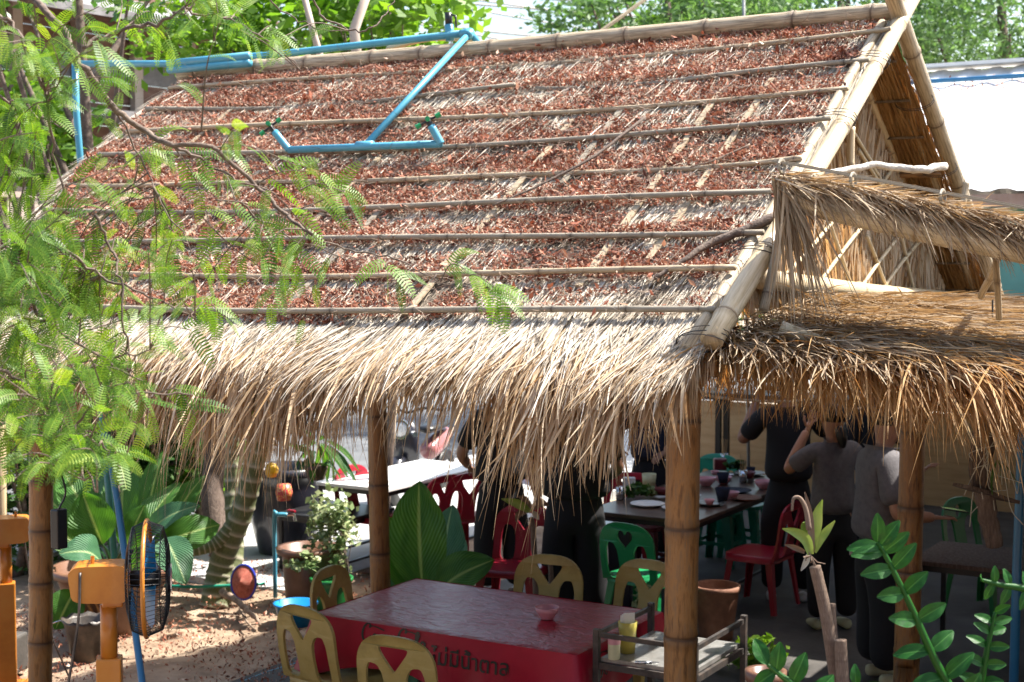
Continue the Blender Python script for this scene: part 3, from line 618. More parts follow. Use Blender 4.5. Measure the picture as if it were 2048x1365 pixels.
V, Fq, R = merge(lst); big('thatch', V, Fq, 'thatch_tan', ua, R, kind='stuff')
bamboo('prop', W(1992, 515, 5.3), W(1998, 640, 5.5), .012, 'bamboo', ua)
bamboo('prop', W(1997, 515, 5.35), W(1962, 595, 5.8), .014, 'bamboo', ua)
bamboo('prop', W(1925, 432, 6.2), W(1932, 362, 6.2), .014, 'bamboo', ua)
# ------------------------------------------------------------------ fallen leaves on the roof
def litter(n, P, N, size, name, label, mname='litter', seed=1):
    a = unit(rng.normal(0, 1, (n, 3))+N*.3); b = unit(np.cross(a, unit(rng.normal(0, .9, (n, 3))+N))); c = np.cross(a, b)
    l = size[:, None]; wv = l*rng.uniform(.28, .5, (n, 1))
    V = np.stack([P-a*l, P+b*wv+c*l*.18, P+a*l, P-b*wv+c*l*.18], 1).reshape(-1, 3); Fq = np.arange(n*4).reshape(-1, 4)
    Fq = np.concatenate([Fq[:, [0, 1, 2]], Fq[:, [0, 2, 3]]])
    tone = vnoise(P[:, 0], P[:, 1], .22, 61)*.5+vnoise(P[:, 0], P[:, 1], .05, 62)*.3-.4
    o = big(name, V, Fq, mname, None, np.repeat(np.clip(rng.random(n)**1.15+tone*.7, 0, 1), 4), kind='stuff'); o['label'] = label; o['category'] = 'leaves'; return o
n = 260000
Y = rng.uniform(EY+.03, RY-.02, n); X = rng.uniform(0, 1, n)*(XR-.05-xl(Y))+xl(Y)
bb = np.array(bt+[RY+.05]); k = np.clip(np.searchsorted(bb, Y)-1, 0, len(bb)-2); fr = np.where(Y < bb[0], .85, (Y-bb[k])/(bb[k+1]-bb[k]))
px, py, _ = PX(np.stack([X, Y, rz_(X, Y)], 1))
cover = 1.30-.86*np.clip((py-330)/330, 0, 1)*np.clip((px-350)/700, 0, 1)-.35*np.clip((px-(1700-.9*(py-100)))/170, 0, 1)
cover = cover+1.25*(vnoise(X, Y*1.6, .30, 21)-.5)+1.3*(vnoise(X, Y*1.5, .12, 22)-.5)-.05-.62*(fr-.22)
cover = np.where(py > 655, cover-.55+.3*(vnoise(X, Y, .2, 24)-.3), cover)
cover = np.where((fr > .80) & (Y > bb[0]), cover-.5, cover)
ok = rng.random(n) < np.clip(cover*1.15, 0, 1)*(.8 if True else 1); X, Y, fr = X[ok], Y[ok], fr[ok]; n = len(X)
z = rz_(X, Y)+.034+rng.uniform(0, .022, n)+.05*np.clip(1-fr*2.2, 0, 1)*rng.random(n)*vnoise(X, Y, .12, 63)*1.6
sz = rng.uniform(.0055, .0145, n)*np.where(rng.random(n) < .03, rng.uniform(1.6, 2.9, n), 1)
litter(n, np.stack([X, Y, z], 1), NF, sz, 'fallen_leaves', 'drifts of small dry reddish brown leaflets lying over the thatch roof')
n = 700; Y = rng.uniform(EY+.05, RY-.05, n); X = rng.uniform(0, 1, n)*(XR-.1-xl(Y))+xl(Y)
litter(n, np.stack([X, Y, rz_(X, Y)+.085], 1), NF, rng.uniform(.012, .026, n), 'larger_leaves', 'scattered larger curled brown and orange leaves on top of the roof litter')
n = 9500
Y = rng.uniform(EY+.05, RY-.05, n); X = rng.uniform(0, 1, n)*(XR-.1-xl(Y))+xl(Y); P = np.stack([X, Y, rz_(X, Y)+.07], 1)
d = rng.normal(0, 1, (n, 3))*np.array((1, .6, .22))
V, Fq, m = blades(P, d, rng.uniform(.04, .16, n), rng.uniform(.0012, .0030, n), 3, 0, kink=.6, taper=.5)
o = big('leaf_stalks', V, Fq, 'twig', None, np.repeat(rng.random(n), m), kind='stuff'); o['label'] = 'thin dry leaf stalks scattered among the red leaves on the roof'; o['category'] = 'twigs'
# fallen branches on the roof
def rp(x, y, h=.07): p = PL(x, y, (0, EY, EZ+h), (0, -SL, 1)); return p
def twigthing(name, pts, r, m, label, cat='branch'):
    mb = MB(); P = catmull(pts, 6); k = len(P); P = P+rng.normal(0, r[0]*.18, P.shape); mb.tube(P, np.interp(np.arange(k), [0, k-1], r), 7)
    return solo(name, mb, m, label, cat, smooth=True)
twigthing('fallen_branch', [rp(1310, 556), rp(1370, 520), rp(1420, 488), rp(1480, 465), rp(1555, 432)], (.008, .022), 'branch', 'grey dead branch lying across the lower right of the roof')
twigthing('fallen_branch', [rp(985, 412), rp(1060, 380), rp(1130, 345), rp(1190, 312), rp(1290, 235)], (.004, .008), 'branch', 'long thin dark stick lying diagonally across the middle of the roof')
twigthing('fallen_branch', [rp(1380, 335), rp(1430, 320), rp(1500, 290)], (.003, .005), 'twig', 'small thin twig on the roof near the right verge')
twigthing('fallen_branch', [W(1655, 345, 5.6), W(1700, 340, 5.7), W(1745, 330, 5.75), W(1800, 336, 5.8), W(1840, 340, 5.8), W(1888, 334, 5.9)], (.012, .017), 'branch_white', 'bleached crooked branch resting across the gable above the upper awning')

# ------------------------------------------------------------------ blue sprinkler pipes
sp = thing('sprinkler_pipe', 'pale blue water pipe with two sprinkler heads lying on the thatch roof', 'pipe', tuple(rp(730, 290, .08)))
def pipe(nm, pts, r, m='pvc', parent=None, n=12):
    mb = MB(); mb.tube(pts, r, n); return part(nm, mb, m, parent, smooth=True)
J = rp(730, 292, .085); A = rp(578, 300, .085); B = rp(882, 288, .085); Tp = np.array(PL(940, 66, (0, RY+.02, 0), (0, 1, 0)))
pipe('down_pipe', [Tp, J], .018, parent=sp); pipe('cross_pipe', [A, B], .019, parent=sp)
for e, tx, ty in ((A, 549, 252), (B, 862, 240)):
    up = np.array(PL(tx, ty+12, (0, e[1]-.02, 0), (0, 1, 0))); pipe('riser', catmull([e, e*.8+up*.2, up], 4), .02, parent=sp)
    mb = MB(); q = up+(up-e)*.28; mb.tube([up, q], .015, 10); h = part('sprinkler_head', mb, 'black', sp)
    mb = MB(); mb2 = MB(); ax = unit(up-e); x = unit(np.cross(ax, (0, 1, 0))); y = np.cross(ax, x)
    for a in np.arange(4)*TAU/4+.5:
        dd = x*math.cos(a)+y*math.sin(a); mb.tube([q, q+dd*.045], .006, 6); part('nozzle_cap', MB().tube([q+dd*.042, q+dd*.070], .0125, 8), 'green', h)
    part('nozzle_arm', mb, 'black', h, kind='stuff')
pipe('coupling', [J-unit(B-A)*.05, J+unit(B-A)*.05], .025, parent=sp)
fp = thing('feed_pipe', 'long blue feed pipe running above the bamboo ridge pole', 'pipe', tuple(Tp))
L2 = np.array(PL(150, 128, (0, RY+.1, 0), (0, 1, 0)))
pipe('main_pipe', [Tp, PL(600, 104, (0, RY+.08, 0), (0, 1, 0)), PL(340, 128, (0, RY+.1, 0), (0, 1, 0)), L2], .022, parent=fp)
pipe('drop_pipe', [L2, PL(153, 230, (0, RY+.1, 0), (0, 1, 0)), np.array((L2[0]+.35, RY+.1, 0.0))], .024, parent=fp)
pipe('elbow', catmull([Tp+np.array((-.06, 0, -.006)), Tp, Tp+(J-Tp)*.03], 3), .029, parent=fp)
v0 = np.array(PL(900, 82, (0, RY+.04, 0), (0, 1, 0))); v1 = np.array(PL(898, 50, (0, RY+.04, 0), (0, 1, 0))); pipe('valve_stub', [v0, v1], .026, parent=fp)
pipe('valve', [v1, v1+(v1-v0)*.75], .022, 'black', fp); pipe('valve_lever', [v1+(v1-v0)*.7, v1+(v1-v0)*.5+np.array((.05, 0, 0)), v1+np.array((.05, 0, -.02))], .006, 'black', fp)
pipe('brace_pipe', [Tp, Tp+np.array((.14, .12, -.2))], .02, parent=fp)
for o in (0, 1):
    mb = MB(); mb.tube([PL(338, 128+o*12, (0, RY-.1, 0), (0, 1, 0)), PL(500, 112+o*14, (0, RY-.1, 0), (0, 1, 0))], .026, 12)
    solo('spare_pipe', mb, 'pvc', ['upper loose blue pipe end beside the left end of the ridge pole', 'lower loose blue pipe end touching the left end of the ridge pole'][o], 'pipe', smooth=True)
mb = MB(); mb.tube([W(204, 735, 6.9), W(215, 880, 6.85), W(236, 1010, 6.8), W(262, 1200, 6.7), W(285, 1370, 6.6), G(330, 1800)], .0165, 12)
solo('water_pipe', mb, 'pvc_deep', 'leaning blue water pipe rising behind the orange fan', 'pipe', smooth=True)
mb = MB(); mb.tube([G(2020, 1640), W(2034, 1130, 6.8), W(2046, 840, 6.8), W(2048, 760, 6.8)], .022, 12)
o = solo('water_pipe', mb, 'pvc_deep', 'upright blue water pipe at the right edge in front of the dark interior', 'pipe', smooth=True)
mb = MB(); mb.tube(catmull([G(470, 1372, .02), G(540, 1345, .02), G(620, 1325, .02), G(720, 1330, .02)], 6), .012, 8)
solo('garden_hose', mb, 'pvc', 'light blue hose curving over the soil behind the yellow chair', 'hose', smooth=True)
mb = MB(); mb.tube(catmull([G(330, 1172, .12), G(400, 1174, .12), G(530, 1168, .12)], 6), .012, 8)
solo('garden_hose', mb, 'teal', 'teal hose lying behind the ringed tree trunk', 'hose', smooth=True)
# ------------------------------------------------------------------ metal roofed shed behind
shed = thing('metal_shed', 'open sided shed with white metal roof and teal sheet fascia behind the hut', 'shed', (2, 8, 0))
X0, X1 = -3.3, 9.0; SY, SZ = 5.15, 3.05; TY, TZ = 8.1, 4.25
prof = []; xs = np.arange(X0, X1, .095)
def corr(x, k): return .018*(1 if k % 4 in (1, 2) else 0)
for sgn, (ya, za, yb, zb) in enumerate(((SY, SZ, TY, TZ), (11.4, 3.0, TY+.002, TZ))):
    for c in range(0, 13):
        x0 = X0+c*(X1-X0)/13; xx = np.linspace(x0+.002, x0+(X1-X0)/13+.01, 17); mb = MB(); V = []
        for k, x in enumerate(xx): V += [(x, ya, za+corr(x, k)+(c % 2)*.006), (x, yb, zb+corr(x, k)+(c % 2)*.006)]
        mb.add(V+[(a, b, z-.004) for a, b, z in V], [(2*k, 2*k+2, 2*k+3, 2*k+1) for k in range(16)]+[(34+2*k, 34+2*k+1, 34+2*k+3, 34+2*k+2) for k in range(16)])
        part('roof_sheet', mb, 'whitemetal', shed)
mb = MB(); mb.box(((X0+X1)/2, TY, TZ+.045), (X1-X0, .34, .03)); part('ridge_cap', mb, 'whitemetal', shed)
mb = MB(); mb.box(((X0+X1)/2, SY+.02, SZ-.06), (X1-X0, .03, .09)); part('gutter', mb, 'rust', shed)
mb = MB(); mb.box(((X0+X1)/2+1.4, SY+.10, SZ-.52), (X1-X0-2.8, .03, .95)); part('fascia', mb, 'tealwall', shed)
for x, y in ((-3.2, 5.3), (4.6, 5.3), (8.6, 5.3), (-3.2, 11.2), (4.6, 11.2), (8.6, 11.2), (8.6, 8.1)):
    if 1:
        mb = MB(); mb.box((x, y, 1.5 if y != 8.1 else 2.05), (.09, .09, 3.0 if y != 8.1 else 4.1)); part('column', mb, 'steel', shed)
mb = MB(); mb.box((9.0, 8.2, 1.5), (.08, 6.4, 3.0)); part('added_end_wall', mb, 'brownwood', shed)  # unseen wall added so light stays out of the shed
mb = MB(); mb.box((3.9, 11.45, 1.9), (10.2, .08, 2.2)); part('rear_wall', mb, 'brownwood', shed)
mb = MB(); mb.tube([(X0, TY-.45, TZ-.13), (2, TY-.45, TZ-.125), (X1, TY-.45, TZ-.13)], .02, 8); solo('roof_pipe', mb, 'pvc_deep', 'thin blue pipe lying along the top of the white metal roof', 'pipe', smooth=True)
n = 900; X = rng.uniform(-1.5, 4, n); Y = TY-np.abs(rng.normal(.35, .12, n))-.2; P = np.stack([X, Y, TZ-(TY-Y)*(TZ-SZ)/(TY-SY)+.03], 1)
litter(n, P, np.array((0, -.3, 1.)), rng.uniform(.008, .02, n), 'roof_litter', 'dry leaves caught along the blue pipe on the metal roof')
# counter with a tan plywood front, dark shelf and pans
ct = thing('food_counter', 'long counter with plain tan plywood front below a dark work shelf', 'counter', (0, 9.9, 0))
ct.rotation_euler = (0, 0, 0)
for i in range(6):
    x0 = -4.3+i*1.22; mb = MB(); mb.box((x0+.61, 9.9, .50), (1.212, .03, .98)); part('front_panel', mb, 'tan', ct)
mb = MB(); mb.box((-.7, 10.2, 1.04), (7.4, .7, .06)); part('worktop', mb, 'steel', ct)
for x in (-4.3, -2.2, .2, 2.9):
    mb = MB(); mb.box((x, 9.86, .52), (.06, .05, 1.0)); part('stile', mb, 'black', ct)
potn = thing
for k, (x, r, h, m) in enumerate(((-3.3, .2, .09, 'black'), (-2.75, .16, .2, 'zinc'), (-2.2, .19, .1, 'black'), (-1.55, .2, .08, 'steel'), (-1.0, .13, .16, 'zinc'), (-.3, .2, .12, 'black'))):
    mb = MB(); mb.lathe([(.001, 0), (r*.7, 0), (r, h), (r+.015, h), (r-.008, h), (r*.65, .02), (.001, .02)], (x, 10.1, 1.072), 20)
    t = thing('cooking_pan', ['wide black pan at the left end of the dark shelf', 'tall metal pot second along the dark shelf', 'black pan in the middle left of the dark shelf', 'shallow grey pan in the middle of the dark shelf', 'small metal pot on the dark shelf', 'deep black pan at the right of the dark shelf'][k], 'pan', (x, 10.1, 1.072), group='pans on the counter')
    part('bowl', mb, m, t, smooth=True); mb = MB(); mb.beam((x+r, 10.05, 1.07+h), (x+r+.15, 9.98, 1.09+h), .02, .012); part('handle', mb, 'black', t)
# steel frame of a stove near the counter
sf = thing('steel_stand', 'dark steel stand with a flat shelf in front of the tan counter', 'stand', (-3.2, 8.6, 0))
for px in (1436, 1452): 
    b = W(px, 960, 14.2); mb = MB(); mb.box((b[0], b[1], .62), (.05, .05, 1.24)); part('leg', mb, 'black', sf)
b = W(1500, 800, 14.2); mb = MB(); mb.box((b[0]+.1, b[1]+.2, b[2]+.02), (2.0, .5, .07)); part('shelf', mb, 'steel', sf)
mb = MB(); mb.tube(catmull([W(1398, 783, 7.5), W(1440, 796, 7.6), W(1560, 803, 7.8), W(1640, 795, 8), W(1750, 765, 8.2)], 6), .008, 6); solo('pale_cord', mb, 'root', 'pale cord strung across the dark shelf under the awning fringe', 'cord', smooth=True)

# ------------------------------------------------------------------ brown timber house at the left
hs = thing('timber_house', 'brown timber house with slatted balcony half hidden by leaves', 'house', (-18, 14, 0))
c0 = W(-260, 200, 19); c1 = W(560, 100, 25)
hd = unit(np.array((c1[0]-c0[0], c1[1]-c0[1], 0))); hn = np.array((hd[1], -hd[0], 0)); HL = np.linalg.norm((c1-c0)[:2]); hb = np.array((c0[0], c0[1], 0.))
def hp(u, z, o=0.0): return hb+hd*u+hn*o+np.array((0, 0, z))
hr = math.atan2(hd[1], hd[0])
for i in range(19):
    z = .15+i*.34; mb = MB(); mb.box(hp(HL/2, z+.165), (HL, .05+.01*(i % 2), .325), hr); part('plank', mb, 'brownwood' if i % 5 else 'greywood', hs)
for u in np.linspace(0, HL, 8):
    mb = MB(); mb.box(hp(u, 3.2, .12), (.16, .12, 6.4), hr); part('timber_post', mb, 'paleplank', hs)
mb = MB(); mb.box(hp(HL/2, 4.65, .5), (HL, 1.1, .10), hr); part('eave', mb, 'greywood', hs)
mb = MB(); mb.box(hp(HL/2, 2.55, .42), (HL, .5, .14), hr); part('balcony_floor', mb, 'greywood', hs)
mb = MB(); mb.box(hp(HL/2, 3.45, .62), (HL, .07, .08), hr); part('rail', mb, 'paleplank', hs)
for u in np.arange(.1, HL*.75, .22):
    mb = MB(); mb.box(hp(u, 3.02, .62), (.09, .03, .78), hr); part('baluster', mb, 'paleplank', hs)
for u in (HL*.12, HL*.42):
    mb = MB(); mb.box(hp(u, 1.6, .07), (.9, .06, 1.4), hr); f = part('window', mb, 'greywood', hs); mb = MB(); mb.box(hp(u, 1.6, .11), (.72, .02, 1.2), hr); part('pane', mb, 'screen', f)
mb = MB(); a, b, c, d = hp(-.6, 6.1, 1.2), hp(HL+.6, 6.1, 1.2), hp(HL+.6, 7.6, -3), hp(-.6, 7.6, -3)
mb.add([a, b, c, d]+[q-np.array((0, 0, .12)) for q in (a, b, c, d)], [(0, 1, 2, 3), (7, 6, 5, 4), (0, 4, 5, 1), (1, 5, 6, 2), (2, 6, 7, 3), (3, 7, 4, 0)]); part('roof', mb, 'greywood', hs)
# red car roof beyond / parked by the house
def car(label, loc, rz, paint):
    t = thing('parked_car', label, 'car', loc, rz)
    secs = [(-2.0, .45, .70), (-1.9, .35, .85), (-1.2, .30, .92), (-.7, .28, 1.36), (.5, .28, 1.42), (1.3, .30, 1.02), (1.95, .35, .90), (2.05, .45, .65)]
    mb = MB(); V = []; hw = .83
    for x, zb, zt in secs:
        wt = hw*(.78 if zt > 1.1 else .97); V += [(x, -hw, zb), (x, -hw, min(.9, zt-.04)), (x, -wt, zt), (x, wt, zt), (x, hw, min(.9, zt-.04)), (x, hw, zb)]
    f = [(i*6+j, (i+1)*6+j, (i+1)*6+(j+1) % 6, i*6+(j+1) % 6) for i in range(7) for j in range(6)]+[tuple(range(6))[::-1], tuple(42+j for j in range(6))]
    mb.add(V, f); part('body', mb, paint, t, local=True, bevel=.05)
    for sx, (xa, xb) in ((0, (-.62, -.05)), (1, (.02, .62))):
        for s in (-1, 1):
            mb = MB(); mb.add([(xa, s*.80, .95), (xb, s*.80, .95), (xb-.02, s*.72, 1.30), (xa+.06, s*.72, 1.30)], [(0, 1, 2, 3)]); part('side_window', mb, 'screen', t, local=True)
    for x in (-1.25, 1.3):
        for s in (-1, 1):
            mb = MB(); mb.lathe([(.18, -.1), (.31, -.1), (.33, 0), (.31, .1), (.18, .1)], (x, s*.76, .33), 20, axis=(0, 1, 0)); wh = part('wheel', mb, 'black', t, local=True, smooth=True)
            mb = MB(); mb.lathe([(.001, 0), (.19, .01)], (x, s*.87, .33), 14, axis=(0, s, 0)); part('rim', mb, 'chrome', wh, local=True)
    for s in (-.6, .6):
        mb = MB(); mb.box((2.03, s, .72), (.06, .26, .12)); part('headlight', mb, 'white', t, local=True)
        mb = MB(); mb.box((-2.0, s, .76), (.05, .22, .12)); part('tail_light', mb, 'red', t, local=True)
    return t
p = G(905, 772, -.04); car('red parked car beyond the road, glimpsed under the thatch fringe', tuple(p), YAW+.15, 'carred')
p = W(95, 395, 17); p[2] = 1.9
mb = MB(); mb.lathe([(.001, .34), (.25, .30), (.55, .18), (.9, .0), (.88, -.02)], tuple(p), 8); rp_ = solo('red_parasol', mb, 'carred', 'pinkish red parasol top behind the leaves at the far left', 'parasol')
mb = MB(); mb.tube([(p[0], p[1], 0), (p[0], p[1], p[2]+.3)], .02, 6)
part('pole', MB().tube([(0, 0, -1.88), (0, 0, .3)], .02, 6), 'white', rp_, local=True)

# ------------------------------------------------------------------ overhead cables, poles
cabs = [((700, -60), (1340, 62)), ((740, -60), (1480, 40)), ((820, -30), (1700, 30)), ((640, -20), (1250, 95)), ((900, -40), (2048, 10)), ((760, 5), (1200, 60))]
lab = ['lowest', 'second', 'third', 'slanting', 'longest', 'shortest']
for i, (a, b) in enumerate(cabs):
    A, B = W(*a, 26), W(*b, 30); d = B-A; A = A-d*.6; B = B+d*.5; P = [A+(B-A)*t-np.array((0, 0, 1.2*t*(1-t))) for t in np.linspace(0, 1, 12)]
    mb = MB(); mb.tube(P, .017, 5); o = solo('power_cable', mb, 'wire', lab[i]+' of the thin dark overhead cables crossing the white sky above the ridge', 'cable', group='overhead cables')
for (a, b, r, m, l) in (((1185, 75), (1310, -15), .022, 'bamboo', 'slanting bamboo pole rising behind the middle of the ridge'), ((1488, 60), (1487, -40), .02, 'zinc', 'thin grey metal pole upright behind the ridge'),):
    A, B = W(*a, 17), W(*b, 17.2); d = unit(B-A); mb = MB(); mb.tube([A-d*((A[2])/max(d[2], .1)), A, B, B+d*.6], r, 8); solo('pole', mb, m, l, 'pole', smooth=True)
mb = MB(); mb.tube(catmull([PL(775, 98, (0, RY+.15, 0), (0, 1, 0)), PL(860, 78, (0, RY+.15, 0), (0, 1, 0)), PL(935, 80, (0, RY+.12, 0), (0, 1, 0)), PL(985, 92, (0, RY+.12, 0), (0, 1, 0))], 5), .016, 8); solo('bent_stick', mb, 'bamboo_pale', 'pale bent stick curving above the ridge pole below the feed pipe', 'stick', smooth=True)

# ------------------------------------------------------------------ trees and shrubs behind
def leafmass(C, Rr, n, size, clumps=60, flat=.6, long=2.0, drop=.0, seed=0, up=.5, spread=.2):
    g = np.random.default_rng(seed); C = np.array(C, float); Rr = np.array(Rr, float)
    u = unit(g.normal(0, 1, (clumps, 3)))*(g.uniform(.25, 1, (clumps, 1))**.5); cc = C+u*Rr
    k = g.integers(0, clumps, n); P = cc[k]+g.normal(0, 1, (n, 3))*Rr*spread*g.uniform(.4, 1.3, (clumps, 1))[k]
    a = unit(g.normal(0, 1, (n, 3))*np.array((1, 1, flat))+np.array((0, 0, -drop))); nn = unit(g.normal(0, .6, (n, 3))+np.array((0, 0, up))); b = unit(np.cross(a, nn))
    l = (size*g.uniform(.6, 1.35, n))[:, None]; wv = l/long
    V = np.stack([P-a*l*.5, P+b*wv*.5-a*l*.05, P+a*l*.5, P-b*wv*.5-a*l*.05], 1).reshape(-1, 3)
    R = np.repeat(np.clip(.5+.28*g.normal(0, 1, clumps)[k]+g.normal(0, .18, n), 0, 1), 4)
    return V, np.arange(n*4).reshape(-1, 4), R, cc
def tree(name, label, base, C, Rr, n, size, m, seed, tr=.15, cat='tree', clumps=60, nb=9, lean=None, **k):
    base = np.array(base, float); t = thing(name, label, cat, tuple(base))
    V, Fq, R, cc = leafmass(C, Rr, n, size, clumps=clumps, seed=seed, **k); big('crown', V, Fq, m, t, R, kind='stuff')
    C = np.array(C, float); mid = base+(C-base)*.55+np.array((.15, 0, 0))
    mb = MB(); P = catmull([base, base+(mid-base)*.5+np.array((.05*tr*10, 0, 0)), mid, C+np.array((0, 0, Rr[2]*.3))], 4); mb.tube(P, np.linspace(tr, tr*.3, len(P)), 9); part('trunk', mb, 'branch', t, smooth=True)
    for i in range(nb):
        e = cc[(i*7) % len(cc)]; s = P[int(len(P)*(.45+.4*(i/nb)))]; mb = MB(); mm = (s+e)/2+np.array((0, 0, .1*Rr[2])); Q = catmull([s, mm, e], 4); mb.tube(Q, np.linspace(tr*.4, tr*.08, len(Q)), 6); part('limb', mb, 'branch', t, smooth=True)
    return t
def wt(x, y, d): return tuple(W(x, y, d))
def gb(x, y, d): p = W(x, y, d); return (p[0], p[1], -.05)
tree('feathery_tree', 'large feathery green tree behind the right end of the ridge', gb(1700, 0, 21), wt(1680, 40, 21), (3.0, 2.2, 1.35), 13000, .13, 'leaf_far', 1, .2, clumps=110, long=3, drop=.5, nb=12)
tree('feathery_tree', 'dense green tree above the white metal roof at the right edge', gb(2010, 0, 20), wt(2000, 30, 20), (2.2, 2.2, 1.25), 12000, .12, 'leaf_far', 2, .2, clumps=90, long=3, drop=.5, nb=12)
tree('feathery_tree', 'sparse tree showing white sky between its leaves beside the cables', gb(1350, 0, 23), wt(1335, 25, 23), (2.1, 1.6, .8), 6500, .14, 'leaf_far', 3, .16, clumps=60, long=2.4, nb=12, spread=.16)
tree('feathery_tree', 'pale drooping tree behind the ridge left of the grey pole', gb(1450, 0, 25), wt(1450, 15, 25), (1.5, 1.6, .9), 7000, .15, 'leaf_lime', 4, .16, clumps=40, long=3.5, drop=1.2, nb=8)
tree('broadleaf_tree', 'bright lime leaved tree behind the left part of the ridge', gb(470, 0, 14), wt(640, 55, 14), (1.15, 1.0, .62), 3400, .12, 'leaf_lime', 5, .14, clumps=46, long=1.8, nb=9)
tree('broadleaf_tree', 'thin lime tree with pale trunk against the white sky left of the valve', gb(757, 0, 13), wt(780, 40, 13), (.75, .8, .45), 1100, .16, 'leaf_lime', 6, .05, clumps=26, long=1.8, nb=9)
tree('broadleaf_tree', 'yellow green bush in front of the timber house', gb(90, 300, 12.5), wt(90, 255, 12.5), (.55, .6, .55), 1500, .13, 'leaf_lime', 7, .05, clumps=26, long=1.7, nb=6)
tree('broadleaf_tree', 'tall lime bush beside the balcony posts of the house', gb(420, 150, 13.5), wt(440, 60, 13.5), (.9, .8, .6), 2000, .10, 'leaf_lime', 17, .08, clumps=46, long=1.9, nb=6)
tree('broadleaf_tree', 'thin green tree at the upper left corner behind the twigs', gb(150, 0, 12), wt(150, -90, 12), (1.4, 1.1, .40), 1300, .12, 'leaf_mid', 18, .1, clumps=60, long=2, nb=6)
mb = MB(); mb.tube([gb(755, 60, 12), W(752, 480, 12), W(708, 60, 12), W(745, -40, 12)], [.05, .05, .045, .035], 10); solo('bare_trunk', mb, 'paleplank', 'pale orange bare trunk leaning behind the blue feed pipe', 'tree trunk', smooth=True)
mb = MB(); mb.tube([gb(755, 60, 11.4), W(750, 480, 11.4), W(625, 60, 11.4), W(600, -40, 11.4)], [.03, .03, .028, .024], 10); solo('bare_trunk', mb, 'paleplank', 'slim pale trunk upright among the lime leaves left of the leaning one', 'tree trunk', smooth=True)
# greenery under the eave at the left, and beyond the road
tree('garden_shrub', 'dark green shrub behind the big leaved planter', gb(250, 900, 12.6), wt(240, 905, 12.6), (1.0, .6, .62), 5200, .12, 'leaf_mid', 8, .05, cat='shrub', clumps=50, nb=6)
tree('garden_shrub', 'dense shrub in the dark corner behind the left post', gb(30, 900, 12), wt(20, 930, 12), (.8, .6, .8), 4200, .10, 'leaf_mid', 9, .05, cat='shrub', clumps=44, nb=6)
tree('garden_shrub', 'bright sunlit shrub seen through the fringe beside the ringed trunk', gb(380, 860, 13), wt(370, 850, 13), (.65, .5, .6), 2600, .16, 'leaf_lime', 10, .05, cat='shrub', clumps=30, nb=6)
for i, x in enumerate((640, 700, 770, 1030)):
    tree('verge_bush', ['low green bush beyond the road left of the middle post', 'low bush beyond the road beside the middle post', 'small bush beyond the road right of the middle post', 'bush beyond the road behind the people'][i], gb(x, 780, 29), wt(x, 765, 29), (1.1, .8, .5), 1200, .2, 'leaf_mid', 30+i, .04, cat='bush', clumps=20, nb=3)
for i, (x, y, d, s) in enumerate(((-120, 560, 30, 4), (300, 480, 40, 5), (620, 420, 46, 5), (980, 380, 48, 5), (1250, 330, 46, 5), (1560, 300, 44, 5), (1900, 260, 42, 5))):
    tree('distant_tree', ['distant tree behind the left end of the hut', 'distant tree behind the left half of the roof', 'distant tree behind the roof centre left', 'distant tree behind the roof centre', 'distant tree behind the roof centre right', 'distant tree behind the right gable', 'distant tree behind the metal shed'][i], gb(x, y, d), (*W(x, y, d)[:2], 2.6), (s, s, 2.1), 4200, .38, 'leaf_far', 50+i, .2, clumps=60, nb=6)

tree('shade_tree', 'tall feathery tree beyond the right edge shading the awnings', (6.0, 4.4, 0), (5.0, 4.9, 8.3), (1.3, 1.4, .7), 8000, .14, 'leaf_far', 88, .16, clumps=70, long=2.6)
vr = thing('sky_blocker', 'unseen timber wall added behind the camera to cut sky light', 'sky_blocker', (0, -7.5, 0))  # out of view, added to hold back sky light from the front
for i in range(8):
    mb = MB(); mb.box((-1, -7.5, .2+i*.4), (18, .06, .39)); part('plank', mb, 'brownwood', vr)
mb = MB(); mb.box((-1, -7.5, 3.5), (18.1, .14, .1)); part('rail', mb, 'greywood', vr)
sw_ = thing('side_light_blocker', 'unseen brown board wall added beyond the awning to block light from the right', 'wall', (6.3, 1.5, 0))  # out of view, added to keep the interior dark from the right
for i in range(7):
    mb = MB(); mb.box((6.3, 1.2, .17+i*.34), (.04, 7.0, .33)); part('board', mb, 'brownwood', sw_)
